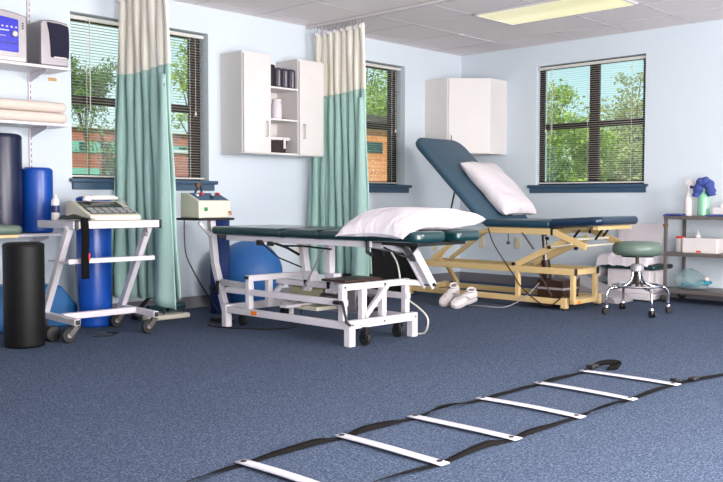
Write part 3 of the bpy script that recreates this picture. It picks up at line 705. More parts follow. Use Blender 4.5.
# casters
for x, y in ((-3.87, -2.29), (-3.49, -2.215), (-3.87, -1.11), (-3.49, -1.11)):
    c = MB(); c.box(x-.018, x+.018, y-.02, y+.02, .08, .112); c.box(x-.02, x-.014, y-.02, y+.03, .03, .09); c.box(x+.014, x+.02, y-.02, y+.03, .03, .09)
    cs = c.build('caster_fork', gunmetal, t1, bevel=.002)
    MB().cyl((x-.012, y+.01, .042), (x+.012, y+.01, .042), .042, n=28).build('wheel', rubber_m, cs, bevel=.005)
    MB().cyl((x-.0135, y+.01, .042), (x+.0135, y+.01, .042), .014, n=14).build('hub', cream_m, cs)
# lifting posts
for y0, y1, yb_ in ((-1.53, -1.58, -1.6), (-1.80, -1.80, -1.82)):
    MB().bar((-3.70, y0, .60), (-3.70, y1, .335), .05, .045, (1, 0, 0)).build('lifting_post', white_m, t1, bevel=.003)
    bb('post_bracket', -3.735, -3.665, yb_-.05, yb_+.03, .27, .40)
    bb('pivot_block', -3.74, -3.73, yb_-.022, yb_+.016, .30, .345, m=black_m)
bb('lift_cross_tie', -3.74, -3.66, -2.0, -1.3, .30, .335)
bb('lift_arm', -3.60, -3.56, -2.1, -1.35, .19, .22)
bb('foot_bar', -3.92, -3.55, -1.62, -1.55, .17, .19)
for x in (-3.95, -3.42): bb('top_side_rail', x-.017, x+.017, -2.40, -1.045, .598, .634)
bb('top_end_rail', -3.93, -3.44, -1.08, -1.045, .60, .632); bb('top_mid_rail', -3.93, -3.44, -1.86, -1.76, .60, .63, m=gunmetal)
MB().tube([(-3.90, -1.55, .575), (-3.90, -1.75, .58), (-3.90, -2.02, .57)], .006, 8).build('linkage_rod', gunmetal, t1)
MB().tube([(-3.96, -1.40, .60), (-3.93, -1.55, .50), (-3.86, -1.70, .44)], .005, 8).build('gas_strut', black_m, t1)
MB().tube([(-3.96, -1.52, .60), (-3.9, -1.6, .565), (-3.86, -1.68, .52)], .009, 8).build('gas_spring', black_m, t1)
bb('strut_mount', -3.985, -3.955, -1.44, -1.39, .575, .61, m=black_m); bb('strut_mount', -3.985, -3.955, -1.54, -1.50, .575, .605, m=black_m)
MB().tube([(-3.985, -2.41, .635), (-3.985, -2.41, .572), (-3.985, -2.45, .555)], .012, 8).build('release_handle', black_m, t1)
MB().tube([(-4.0, -2.215, .265), (-4.01, -2.23, .26), (-4.015, -2.27, .15), (-3.99, -2.28, .13)], .009, 8).build('foot_lever', black_m, t1)
MB().tube([(-4.005, -2.15, .26), (-4.008, -2.205, .262)], .013, 8).build('lever_grip', black_m, t1)
# head section arm
for dy in (-.035, .035): MB().bar((-3.50, -2.28+dy-.04, .56), (-3.31, -2.28+dy-.04, .32), .014, .055).build('head_arm_channel', white_m, t1, bevel=.003)
MB().bar((-3.49, -2.32, .545), (-3.32, -2.32, .33), .06, .02).build('head_arm_web', white_m, t1, bevel=.003)
MB().cyl((-3.325, -2.375, .335), (-3.325, -2.265, .335), .012, n=12).build('arm_pivot', gunmetal, t1)
MB().bar((-3.42, -2.19, .35), (-3.30, -2.30, .335), .035, .035).build('arm_link', white_m, t1, bevel=.003)
bb('head_frame', -3.90, -3.46, -2.72, -2.44, .612, .634, m=gunmetal)
MB().bar((-3.72, -2.45, .605), (-3.48, -2.33, .50), .03, .025).build('head_link', gunmetal, t1, bevel=.003)
MB().bar((-3.80, -2.30, .60), (-3.55, -2.28, .56), .10, .03).build('head_bracket', white_m, t1, bevel=.003)
# motor and hydraulics in base
MB().cyl((-3.68, -1.45, .245), (-3.68, -1.75, .245), .06, n=28).build('motor', olive_m, t1, bevel=.006)
MB().cyl((-3.72, -1.75, .235), (-3.72, -1.95, .235), .035, n=20).build('pump_cylinder', steel_m, t1, bevel=.004)
bb('motor_mount', -3.80, -3.56, -1.78, -1.42, .155, .18, m=cream_m); bb('pump_box', -3.62, -3.5, -1.95, -1.75, .16, .29, m=greyfoam_m)
bb('orange_sticker', -3.9905, -3.9895, -1.40, -1.34, .108, .136, m=orange_m, bev=0)
bb('white_tag', -3.9905, -3.9895, -1.945, -1.925, .245, .27, m=whiteb_m, bev=0)
for x, y in ((xa, -2.276), (xa+.28, -2.273), (xb, -2.276)): MB().cyl((x, y, .13), (x, y-.004, .13), .007, n=12).build('bolt', steel_m, t1)
for x in (xa, -3.62): MB().cyl((x, -2.211, .35), (x, -2.215, .35), .007, n=12).build('bolt', gunmetal, t1)
bb('pivot_block', xa-.03, xa-.02, -1.32, -1.28, .345, .365, m=black_m); bb('motor_cable_box', -3.62, -3.50, -2.08, -1.98, .16, .26, m=gunmetal)
MB().tube([(-3.9, -1.95, .57), (-3.85, -1.75, .36), (-3.84, -1.6, .19)], .005, 8).build('actuator_cable', silver_m, t1)
MB().tube(bez([(-3.78, -2.35, .59), (-3.72, -2.45, .54), (-3.60, -2.42, .53), (-3.52, -2.30, .56)], 24), .005, 8).build('actuator_cable', black_m, t1)
# pads
def pad(x0, x1, y0, y1, z0, z1, r, m, parent, f=None, name='cushion', re=.026):
    return MB().slab(rrect(x0, x1, y0, y1, r), z0, z1, re, 6, f).build(name, m, parent)
pad(-4.005, -3.375, -1.652, -.885, .635, .692, [.005, .005, .07, .07], green_v, t1)
pad(-4.005, -3.375, -2.0, -1.655, .635, .692, [.006]*4, green_v, t1)
pad(-4.005, -3.375, -2.42, -2.003, .635, .692, [.006]*4, green_v, t1)
# head pad with a face notch in its end
hp_ = []
def arc(cx, cy, r, a0, a1, n=7): return [(cx+r*math.cos(R(a0+(a1-a0)*k/n)), cy+r*math.sin(R(a0+(a1-a0)*k/n))) for k in range(n+1)]
hp_ = arc(-3.99, -2.435, .01, 90, 180, 3) + arc(-3.93, -2.735, .07, 180, 270) + arc(-3.78, -2.765, .04, 270, 360) + [(-3.735, -2.68)] + arc(-3.69, -2.64, .045, 170, 10, 8) + [(-3.645, -2.68)] + arc(-3.60, -2.765, .04, 180, 270) + arc(-3.455, -2.735, .07, 270, 360) + arc(-3.39, -2.435, .01, 0, 90, 3)
MB().slab(hp_, .635, .70, .024, 6).build('head_cushion', green_v, t1)
# pillow
def pillow(name, label, f, L, Wd, Tk, m, parent_loc, seed, cat='pillow', sag=None):
    t = thing(name, label, cat, parent_loc, 'white pillows')
    rnd = random.Random(seed)
    ph = [(rnd.uniform(2, 7), rnd.uniform(2, 9), rnd.uniform(0, 6)) for _ in range(7)]
    def S(sign):
        def g(a, b):
            u, v = 2*a-1, 2*b-1
            pin = 1 - .06*(1-abs(u)**2.2)*abs(v)**3; pin2 = 1-.09*(1-abs(v)**2.2)*abs(u)**3
            h = max(0, (1-abs(u)**3))**.40*max(0, (1-abs(v)**3.4))**.40
            wr = sum(math.sin(p*u+q*v+r) for p, q, r in ph)/7 + .22*math.sin(9*u-6*v+2*math.sin(5*v))*max(abs(u), abs(v))**2
            h *= 1+.12*wr + .06*math.sin(14*u*abs(v)+3*v)*abs(v)+.05*math.sin(11*v*abs(u)+2*u)*abs(u)
            return f(u*L/2*pin2, v*Wd/2*pin, sign*h*Tk/2)
        return g
    m1 = MB(); m1.grid(36, 26, S(1)); m1.grid(36, 26, S(-1)); bmesh.ops.remove_doubles(m1.bm, verts=m1.bm.verts, dist=.0006)
    m1.build('pillowcase', m, t)
    return t
def f1(u, v, h):       # u across the table (x), v along it (y)
    x = -3.70 + u; y = -2.515 + v
    k = max(0, (-x - 3.84)/.24)
    z = .758 + (h if h > 0 else h*.85) - .095*k*k
    if y > -2.80:
        if x > -4.0: z = max(z, .6935)
        elif x > -4.012: z = max(z, .675)
    if x < -3.98: x -= .012
    return V((x, y, z))
pillow('pillow', 'plump white pillow lying flat on the dark green table head end', f1, .765, .53, .142, linen_m, (-3.70, -2.47, .69), 5)

# white hose curling down from table 1
o = thing('hose', 'pale hose curving down to the carpet beneath the green table head', 'hose', (-3.4, -2.5, 0))
MB().tube(bez([(-3.45, -2.05, .60), (-3.34, -2.06, .466), (-3.33, -2.09, .328), (-3.33, -2.143, .233), (-3.33, -2.238, .181), (-3.33, -2.306, .135), (-3.33, -2.323, .085), (-3.31, -2.27, .012), (-3.34, -2.16, .008)], 70), .006, 8).build('tube', mat('pale_hose', (200, 200, 190), .5), o)

# black trunk behind
t = thing('storage_chest', 'black storage chest against back wall between the two treatment tables', 'chest', (-1.55, -.32, 0))
MB().box(-1.9, -1.24, -.46, -.12, .0, .42).build('chest_body', blackvinyl_m, t, bevel=.012)
MB().slab(rrect(-1.91, -1.23, -.47, -.11, .02), .421, .50, .02).build('lid', black_m, t)
for x in (-1.75, -1.4): MB().box(x-.02, x+.02, -.478, -.46, .36, .45).build('latch', gunmetal, t, bevel=.002)

# ------------------------------------------------------------------ table 2 (tan frame, raised backrest)
t2 = thing('treatment_table', 'tan-framed treatment table with raised steel-blue backrest', 'treatment table', (-1.27, -1.5, 0))
xa, xb = -1.555, -.955
def b2(name, *a, m=tan_m, bev=.003): return MB().box(*a).build(name, m, t2, bevel=bev)
xg, xh = -1.035, -1.215        # far sides of the lower and upper frames
for x, xu in ((xa, xa), (xg, xh)):
    b2('base_side_rail', x-.02, x+.02, -2.27, -.60, .045, .09)
    b2('upper_side_rail', xu-.018, xu+.018, -2.345, -.73, .285, .336)
    for y in ((-2.325, -1.81, -.78)): MB().bar((xu, y, .286), (x if y > -2 else xu, y, .08), .036, .036, (0, 1, 0)).build('post', tan_m, t2, bevel=.003)
    for y in (-2.25, -.63): b2('foot', x-.022, x+.022, y-.025, y+.025, .018, .10); MB().cyl((x, y, 0), (x, y, .018), .02, n=16).build('glide', rubber_m, t2)
for y in (-2.25, -.63): b2('base_cross_beam', xa, xg, y-.02, y+.02, .045, .095)
b2('base_cross_beam', xa, xh, -2.34, -2.30, .055, .095)
for y in (-2.32, -.76): b2('upper_cross_beam', xa, xh, y-.018, y+.018, .285, .330)
b2('end_cap', xa-.02, xa+.02, -2.352, -2.345, .283, .338, m=black_m); b2('end_cap', xh-.02, xh+.02, -2.352, -2.345, .283, .338, m=black_m)
b2('orange_sticker', xa+.045, xa+.085, -2.3415, -2.3402, .055, .08, m=orange_m, bev=0)
b2('grey_label_plate', xa+.36, xa+.5, -2.2715, -2.2702, .06, .085, m=silver_m, bev=0)
# scissor arms
for x in (xa+.03, xh-.03):
    MB().bar((x, -1.76, .335), (x, -2.28, .575), .03, .05, (1, 0, 0)).build('lift_arm', tan_m, t2, bevel=.003)
    MB().bar((x, -.86, .34), (x, -1.25, .60), .028, .035, (1, 0, 0)).build('rear_lift_arm', tan_m, t2, bevel=.003)
MB().bar((xa+.06, -.92, .34), (xa+.06, -1.1, .58), .02, .025, (1, 0, 0)).build('rear_link', tan_m, t2, bevel=.003)
for x in (xa, xb): b2('seat_side_rail', x-.017, x+.017, -2.12, -1.50, .60, .65)
b2('seat_end_rail', xa, xb, -1.53, -1.50, .605, .645); b2('seat_mid_rail', xa, xb, -2.12, -2.09, .605, .645)
for x in (xa, xb): MB().bar((x, -2.14, .625), (x, -2.44, .51), .03, .05, (1, 0, 0)).build('foot_section_arm', tan_m, t2, bevel=.003)
for x in (xa, xb): b2('arm_bracket', x-.019, x+.019, -2.145, -2.125, .595, .655, m=black_m)
b2('foot_rail', xa+.03, xb-.03, -2.52, -2.47, .645, .676); 
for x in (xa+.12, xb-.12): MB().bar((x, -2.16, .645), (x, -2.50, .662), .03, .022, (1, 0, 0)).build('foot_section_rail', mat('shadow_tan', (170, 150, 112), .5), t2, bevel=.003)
MB().bar((-1.30, -2.45, .67), (-1.30, -2.37, .56), .014, .014).build('ratchet_strut', gunmetal, t2); MB().bar((-1.10, -2.40, .67), (-1.10, -2.33, .58), .014, .014).build('ratchet_strut', gunmetal, t2)
MB().bar((-1.30, -2.25, .665), (-1.30, -2.17, .565), .014, .014).build('ratchet_strut', gunmetal, t2)
MB().tube([(xa-.02, -2.12, .50), (xa-.02, -2.32, .53)], .007, 8).build('tie_rod', cream_m, t2)
MB().tube([(xa, -2.30, .565), (xb, -2.30, .565)], .012, 10).build('cross_shaft', cream_m, t2); MB().tube([(xa, -2.42, .52), (xb, -2.42, .52)], .01, 10).build('cross_shaft', cream_m, t2)
for y, z in ((-2.12, .50), (-2.10, .57), (-1.78, .35), (-2.36, .50)): MB().cyl((xa-.035, y, z), (xa-.015, y, z), .014, n=14).build('pivot_bolt', gunmetal, t2)
MB().tube([(xa-.03, -1.73, .60), (xa-.03, -1.73, .53)], .004, 8).build('release_lever', gunmetal, t2); MB().cyl((xa-.03, -1.73, .51), (xa-.03, -1.73, .535), .014, n=14).build('lever_knob', black_m, t2)
MB().tube([(xa-.02, -1.86, .61), (xa-.02, -1.97, .48)], .008, 8).build('gas_strut', steel_m, t2)
# hydraulic column and motor box
b2('motor_box', -1.36, -1.12, -2.12, -1.87, .06, .215, m=brownbox_m); b2('motor_band', -1.362, -1.118, -2.122, -1.868, .135, .155, m=greyfoam_m)
MB().cyl((-1.25, -1.90, .215), (-1.25, -1.88, .37), .036, n=24).build('lift_cylinder', brownbox_m, t2); MB().cyl((-1.25, -1.88, .36), (-1.25, -1.86, .60), .022, n=20).build('piston', steel_m, t2)
b2('motor_shelf', -1.52, -.98, -2.14, -1.82, .045, .06, m=tan_m)
MB().tube([(-1.50, -2.1, .10), (-1.46, -1.95, .28)], .006, 8).build('tie_rod', steel_m, t2)
# pads
pad(-1.60, -.93, -2.125, -1.455, .652, .715, [.02, .02, .07, .07], mat('teal_navy_vinyl', (24, 58, 76), .36, bump=.12, bscale=9, coat=.2), t2, name='seat_cushion')
def ft(p):   # foot cushion tilts up slightly towards its end
    k = (-2.13-p.y)
    return V((p.x, p.y, p.z + max(0, k)*.055))
pad(-1.60, -.93, -2.575, -2.13, .658, .728, [.07, .07, .02, .02], navy_v, t2, ft, 'foot_cushion', re=.032)
ang = R(42.8)
def fbk(p):  # p.y = distance up the backrest, p.z = thickness
    o_ = V((0, -1.47, .665)); d_ = V((0, math.cos(ang), math.sin(ang))); n__ = V((0, -math.sin(ang), math.cos(ang)))
    q = o_ + d_*p.y + n__*p.z; q.x = p.x; return q
pad(-1.61, -.93, 0, 1.10, 0, .06, [.03, .03, .13, .13], teal_v, t2, fbk, 'backrest_cushion', re=.024)
MB().slab(rrect(-1.54, -.99, .03, .98, .02), -.022, 0, .004, 3, fbk).build('backrest_board', gunmetal, t2)
MB().tube([(-1.54, -1.13, .95), (-1.50, -1.06, .80), (-1.50, -1.02, .60)], .008, 8).build('backrest_strut', black_m, t2)
for x in (xa, xb): MB().bar((x+.03*(1 if x == xa else -1), -1.25, .60), (x+.03*(1 if x == xa else -1), -1.55, .62), .03, .03).build('hinge_rail', tan_m, t2, bevel=.003)
def f2(u, v, h):   # leans on the backrest
    q = fbk(V((-1.13 + u, .335 + v, .06 + .062 + (h if h > 0 else max(h, -.058)))))
    return q
pillow('pillow', 'white pillow propped on the raised steel-blue backrest', f2, .50, .68, .17, linenl_m, (-1.22, -1.7, .72), 9)
t = thing('power_cable', 'black cable running down from the tan table top to the floor', 'cable', (-1.6, -1.7, 0))
MB().tube(bez([(-1.59, -1.53, .64), (-1.60, -1.60, .50), (-1.60, -1.78, .28), (-1.60, -1.88, .16), (-1.60, -2.05, .05), (-1.59, -2.15, .04), (-1.56, -2.24, .11), (-1.45, -2.30, .13), (-1.42, -2.30, .26)], 60), .005, 8).build('cord', brownbox_m, t)
t = thing('power_cable', 'thin pale cable trailing over the carpet beneath the tan table', 'cable', (-1.75, -1.7, 0))
MB().tube(bez([(-1.83, -1.40, .006), (-1.80, -1.65, .006), (-1.72, -1.80, .006), (-1.60, -1.9, .08), (-1.5, -1.98, .2)], 40), .004, 8).build('cord', silver_m, t)

# grey wedge behind table 2
t = thing('foam_wedge', 'grey foam wedge on the floor behind the tan table', 'wedge', (-.6, -1.9, 0))
MB().prism([(-1.72, 0), (-1.72, .225), (-1.80, .225), (-2.30, .05), (-2.33, 0)], 0, -.86, -.55).build('foam', greyfoam_m, t, bevel=.01, seg=3)

# shoes
def shoe(label, loc, rz, rx, ry):
    t = thing('sneaker', label, 'shoe', (0, 0, 0), 'pair of white sneakers')
    # length along +y (toe), built at the origin
    secs = [(-.135, .030, .085, .030), (-.12, .036, .098, .0), (-.08, .037, .10, 0), (-.03, .038, .092, 0), (.01, .043, .076, 0), (.05, .048, .062, 0), (.09, .047, .052, 0), (.12, .036, .042, 0), (.138, .018, .03, 0)]
    def ring(mb, y, w, h, z0, n=20):
        vs = []
        for k in range(n):
            a = 2*PI*k/n; c, s_ = math.cos(a), math.sin(a)
            x = w*math.copysign(abs(c)**.75, c); z = z0+(h-z0)/2+(h-z0)/2*math.copysign(abs(s_)**.8, s_)
            if s_ > 0: x *= 1-.30*s_
            vs.append(mb.bm.verts.new((x, y, z)))
        return vs
    m = MB(); rr = [ring(m, y, w, h, .022) for y, w, h, z in secs]
    for A, B in zip(rr, rr[1:]):
        for k in range(20): m.bm.faces.new((A[k], A[(k+1) % 20], B[(k+1) % 20], B[k]))
    m.bm.faces.new(rr[0]); m.bm.faces.new(rr[-1][::-1])
    m.build('upper', shoe_m, t, sub=1)
    out = [(-.034, -.13), (-.04, -.06), (-.036, 0), (-.046, .05), (-.046, .09), (-.03, .132), (0, .147), (.03, .132), (.048, .09), (.048, .05), (.038, 0), (.04, -.06), (.034, -.13), (0, -.145)][::-1]
    MB().slab(out, 0, .03, .006).build('sole', mat('sole_white', (190, 184, 184), .6), t)
    MB().lathe((0, -.072, .094), [(.024, 0), (.031, .006), (.034, .014), (.028, .020), (.02, .012)], 20, 1, 1.5).build('collar', shoe_m, t)
    MB().lathe((0, -.072, .1035), [(.021, 0), (.019, .003)], 16, 1, 1.5).build('opening', mat('shoe_lining', (120, 110, 112), .9), t)
    for k in range(5):
        y = -.012+k*.021; z = .096-k*.0092
        MB().tube([(-.021, y, z-.01), (0, y+.004, z+.004), (.021, y, z-.01)], .0032, 6).build('lace', whiteb_m, t)
    MB().prism([(-.026, .05), (-.028, .058), (.02, .094), (.03, .09)], 0, -.041, -.0385).build('side_stripe', greyfoam_m, t)
    t.location = loc; t.rotation_euler = (R(rx), R(ry), R(rz)); t.scale = (1.05, .92, 1.02); return t
shoe('white sneaker resting tilted across its mate, toe towards camera', (-1.945, -1.545, .035), 84, -13, -24)
shoe('white sneaker lying partly hidden under its mate, left of the pair', (-1.90, -1.36, .045), 104, -24, -16)

# ------------------------------------------------------------------ stool
cx, cy = -1.305, -2.735
t = thing('rolling_stool', 'round sage green rolling stool with chrome legs and ring', 'stool', (cx, cy, 0))
MB().lathe((cx, cy, 0), [(.06, .452), (.155, .453), (.175, .462), (.187, .48), (.19, .505), (.185, .53), (.17, .548), (.135, .556), (.06, .56)], 48).build('seat', sage_v, t)
MB().cyl((cx, cy, .44), (cx, cy, .453), .12, n=32).build('seat_plate', black_m, t); MB().cyl((cx, cy, .20), (cx, cy, .445), .014, n=16).build('screw_post', brownbox_m, t)
MB().lathe((cx, cy, 0), [(.042, .325), (.05, .333), (.05, .37), (.04, .385), (.02, .388)], 24).build('hub', silver_m, t)
for px, py in ((-1.472, -2.951), (-1.125, -2.90), (-1.497, -2.60), (-1.15, -2.54)):
    d = V((px-cx, py-cy, 0)); L_ = d.length; d.normalize()
    P = lambda r, z: (cx+d.x*r, cy+d.y*r, z)
    MB().tube(bez([P(.035, .36), P(.037, .30), P(.055, .25), P(.11, .215), P(.17, .205), P(.215, .20), P(.243, .17), P(.25, .12), P(.25, .06)], 48), .0115, 10).build('leg', chrome_m, t)
    q = V(P(.25, 0)); s_ = V((-d.y, d.x, 0))
    c = MB(); c.lathe((q.x, q.y, .05), [(.016, 0), (.017, .012), (.012, .02)], 12); c.bar(q+V((0, 0, .052)), q+V((0, 0, .028))+d*.012, .034, .016, s_)
    cs = c.build('caster_fork', chrome_m, t)
    for sg in (-1, 1): MB().cyl(q+d*.008+s_*sg*.006+V((0, 0, .026)), q+d*.008+s_*sg*.019+V((0, 0, .026)), .026, n=20).build('wheel', gunmetal, cs, bevel=.003)
MB().tube([(cx+.185*math.cos(a*PI/24), cy+.185*math.sin(a*PI/24), .218) for a in range(48)], .009, 8, True).build('foot_ring', chrome_m, t)

# ------------------------------------------------------------------ bench + board behind stool
t = thing('white_board', 'plain white panel leaning on right wall behind the stool', 'panel', (-.06, -2.14, 0))
MB().slab(rrect(-2.355, -1.925, .02, .665, .012), 0, .022, .004, 3, f=lambda p: V((-.085+(p.y-.02)*.05-p.z, p.x, p.y))).build('panel', linenl_m, t)
t = thing('low_bench', 'low white bench with a dark green pad behind the stool', 'bench', (-.33, -2.23, 0))
MB().slab(rrect(-.52, -.14, -2.50, -1.97, .03), .272, .315, .018).build('cushion', green_v, t)
MB().box(-.49, -.17, -2.44, -2.04, .06, .271).build('base_box', linenl_m, t, bevel=.008)
MB().box(-.53, -.15, -2.47, -2.0, .012, .06).build('plinth', white_m, t, bevel=.008)
for y in (-2.42, -2.05):
    MB().cyl((-.5, y, 0), (-.5, y, .012), .018, n=14).build('foot', rubber_m, t); MB().cyl((-.2, y, 0), (-.2, y, .012), .018, n=14).build('foot', rubber_m, t)
MB().cyl((-.49, -2.34, .235), (-.51, -2.34, .235), .016, n=16).build('knob', black_m, t)
t = thing('draped_sheet', 'white sheet draped over the left half of the low bench pad', 'sheet', (-.33, -2.1, .32))
def fs(a, b):
    x = -.545+.42*a; y = -2.44+.47*b
    wv_ = .005*math.sin(26*b+5*a)+.003*math.sin(44*b-8*a)
    z = .318+.095*max(0, 1-abs(2*a-1)**4)**.5*max(0, 1-abs(2*min(1, b)-1)**8)**.5 + wv_*(1 if .05 < a < .95 else 0)
    if a < .04: z = .305+wv_*.8
    if b > .9: z -= (b-.9)*1.3; y = -1.955 + (b-.9)*.02
    return V((x, y, z))
MB().grid(30, 44, fs).build('cloth', linen_m, t, solid=.003)

# ------------------------------------------------------------------ utility cart on the right
t = thing('utility_cart', 'grey steel three-shelf utility cart at the right edge', 'cart', (-.25, -3.0, 0))
cx0, cx1, cy0, cy1 = -.45, -.06, -3.45, -2.545
for z in (.742, .43, .115):
    m = MB(); m.box(cx0, cx1, cy0, cy1, z-.006, z); m.box(cx0-.004, cx0, cy0, cy1, z-.028, z+.002); m.box(cx1, cx1+.004, cy0, cy1, z-.028, z+.002); m.box(cx0, cx1, cy1, cy1+.004, z-.028, z+.002); m.box(cx0, cx1, cy0-.004, cy0, z-.028, z+.002)
    m.build('shelf', steelp_m, t, bevel=.001)
for x in (cx0+.012, cx1-.012):
    for y in (cy1-.012, cy0+.012):
        m = MB(); m.box(x-.012, x+.012, y-.0125, y+.0125, .085, .70 if z else .7)
        m.build('post', steelp_m, t, bevel=.002)
        c = MB(); c.cyl((x, y, .085), (x, y, .06), .012, n=12); c.box(x-.015, x-.01, y-.018, y+.025, .025, .065); c.box(x+.01, x+.015, y-.018, y+.025, .025, .065)
        cs = c.build('caster_fork', steel_m, t); MB().cyl((x-.009, y+.01, .032), (x+.009, y+.01, .032), .032, n=22).build('wheel', rubber_m, cs, bevel=.003)
        MB().box(x-.012, x+.012, y-.0125, y+.0125, .70, .735).build('corner_bracket', steelp_m, t)
MB().cyl((cx0-.02, cy1-.012, .665), (cx0+.03, cy1-.012, .665), .014, n=14).build('side_knob', mat('brass', (150, 110, 70), .4, .6), t)
# items
t = thing('spray_bottle', 'white spray bottle with navy and white trigger on top of steel cart', 'bottle', (-.25, -2.665, .744))
MB().lathe((-.25, -2.668, .744), [(.034, 0), (.037, .006), (.037, .14), (.03, .165), (.02, .19), (.014, .215), (.014, .24)], 24).build('bottle_body', whiteb_m, t)
MB().lathe((-.25, -2.668, .980), [(.016, 0), (.016, .022), (.012, .026)], 16).build('collar', whiteb_m, t)
MB().prism([(-2.70, 1.004), (-2.64, 1.004), (-2.635, 1.035), (-2.655, 1.06), (-2.69, 1.05), (-2.715, 1.03)], 0, -.262, -.238).build('spray_head', whiteb_m, t, bevel=.004)
MB().prism([(-2.695, 1.003), (-2.735, .985), (-2.73, .972), (-2.66, .985), (-2.66, 1.003)], 0, -.258, -.242).build('trigger', navyplastic, t, bevel=.003)
t = thing('gel_jug', 'translucent green jug beneath the blue towel on steel cart', 'bottle', (-.25, -2.8, .744))
MB().lathe((-.25, -2.80, .744), [(.045, 0), (.05, .006), (.05, .155), (.046, .168), (.025, .19), (.018, .20), (.018, .24)], 28).build('bottle_body', clear_green, t)
MB().lathe((-.25, -2.80, .98), [(.02, 0), (.02, .02), (.008, .024)], 16).build('pump_cap', whiteb_m, t)
t = thing('hand_towel', 'blue hand towel draped over the green jug top', 'towel', (-.25, -2.8, .9))
path = bez([(-.262, -2.745, .905), (-.265, -2.755, .96), (-.26, -2.78, 1.02), (-.255, -2.81, 1.03), (-.25, -2.84, 1.01), (-.25, -2.86, .95), (-.25, -2.868, .915)], 40)
MB().tube(path, [.030+.018*math.sin(PI*min(1, .1+k/len(path)*.85))+.006*math.sin(k*1.1)+.003*math.sin(k*2.9) for k in range(len(path))], 14).build('towel_roll', towel_m, t, sub=1)
t = thing('folded_cloth', 'flat folded blue cloth at the left end of steel cart top', 'cloth', (-.3, -2.58, .744))
MB().grid(12, 12, lambda a, b: V((-.43+.2*a, -2.65+.13*b-.02*a, .752+.007*math.sin(a*9+b*5)))).build('cloth', towel_m, t, solid=.010, sub=1)
t = thing('folded_cloth', 'blue cloth under the tissue box at right end of steel cart top', 'cloth', (-.28, -2.98, .744))
MB().slab(rrect(-.42, -.15, -3.1, -2.885, .01), .744, .758, .006).build('cloth', towel_m, t)
t = thing('tissue_box', 'white tissue box on blue cloth at the photo right edge', 'box', (-.25, -3.0, .758))
MB().box(-.32, -.20, -3.11, -2.905, .759, .82).build('carton', whiteb_m, t, bevel=.003)
MB().lathe((-.26, -2.97, .818), [(.03, 0), (.035, .015), (.02, .03), (.004, .035)], 12).build('tissue', linen_m, t)
t = thing('wipe_canister', 'white canister with red lid on middle shelf of steel cart', 'canister', (-.27, -2.61, .43))
MB().lathe((-.27, -2.612, .431), [(.034, 0), (.037, .004), (.037, .115), (.034, .118)], 26).build('container', whiteb_m, t); MB().lathe((-.27, -2.612, .549), [(.038, 0), (.038, .014), (.03, .018)], 26).build('lid', redm, t)
t = thing('supply_box', 'white rectangular box with red mark on middle shelf of steel cart', 'box', (-.27, -2.8, .43))
MB().box(-.36, -.18, -2.965, -2.668, .431, .558).build('carton', whiteb_m, t, bevel=.004)
MB().box(-.3615, -.36, -2.83, -2.79, .437, .452).build('red_mark', redm, t)
t = thing('nozzle_bottle', 'small white nozzle bottle on the supply box', 'bottle', (-.27, -2.76, .558))
MB().lathe((-.27, -2.765, .559), [(.024, 0), (.026, .012), (.018, .028), (.007, .034), (.004, .06)], 18).build('bottle_body', whiteb_m, t)
t = thing('plastic_bag', 'clear crumpled plastic bag with teal contents on the bottom shelf of steel cart', 'bag', (-.27, -2.75, .116))
rnd = random.Random(2)
m = MB()
prof_ = [(.03, 0), (.10, .004), (.125, .05), (.105, .1), (.06, .14), (.02, .165)]
m.lathe((-.25, -2.73, .117), prof_, 22, .9, 1.15)
for v in m.bm.verts: v.co += V((rnd.uniform(-.008, .008), rnd.uniform(-.008, .008)-(v.co.z-.117)*-.35, rnd.uniform(0, .01)))
m.build('bag_film', bag_m, t)
m = MB(); m.grid(14, 12, lambda a, b: V((-.31+.12*b, -2.64-.22*a, .122+.055*abs(math.sin(a*5+b*3))*math.sin(PI*(.1+.8*b))+.03*a)))
m.build('teal_wrap', tealplastic, t, solid=.01)
MB().lathe((-.29, -2.855, .20), [(.018, 0), (.02, .01), (.018, .022), (.006, .026)], 16).build('white_cap', whiteb_m, t)

# ------------------------------------------------------------------ agility ladder
t = thing('agility_ladder', 'flat agility ladder of white rungs and black straps lying on carpet', 'agility ladder', (-4.8, -3.9, 0))
rx = [-5.886, -5.433, -5.02, -4.567, -4.118, -3.695]
def ribbon(pts, width, mname, seed, parent=t, name='strap'):
    rnd = random.Random(seed); P = bez(pts, 150); n = len(P); a = rnd.uniform(0, 6)
    m = MB(); L, Q = [], []
    for i, p in enumerate(P):
        d = (P[min(i+1, n-1)]-P[max(i-1, 0)]).normalized(); s_ = V((-d.y, d.x, 0)).normalized()
        tw = .9*math.sin(i*.11+a)*abs(math.sin(i*.043+a))
        nearr = min(abs(p.x-x) for x in rx)
        tw *= min(1, max(0, (nearr-.03)/.1))
        s2 = s_*math.cos(tw)+V((0, 0, math.sin(tw)))
        lift = abs(math.sin(tw))*width/2+.0025+.004*min(1, nearr/.1)
        Q.append((m.bm.verts.new(p+V((0, 0, lift))+s2*width/2), m.bm.verts.new(p+V((0, 0, lift))-s2*width/2)))
    for A, B in zip(Q, Q[1:]): m.bm.faces.new((A[0], A[1], B[1], B[0]))
    return m.build(name, strap_m, parent, solid=.0022)
y1_, y2_ = -3.665, -4.125
ribbon([(-6.6, -3.80, 0), (-6.3, -3.74, 0), (-6.05, -3.69, 0)]+[(x, y1_, 0) for x in rx[:3]]+[(-4.8, y1_+.008, 0)]+[(x, y1_, 0) for x in rx[3:]]+[(-3.60, y1_-.005, 0)], .028, 's', 3)
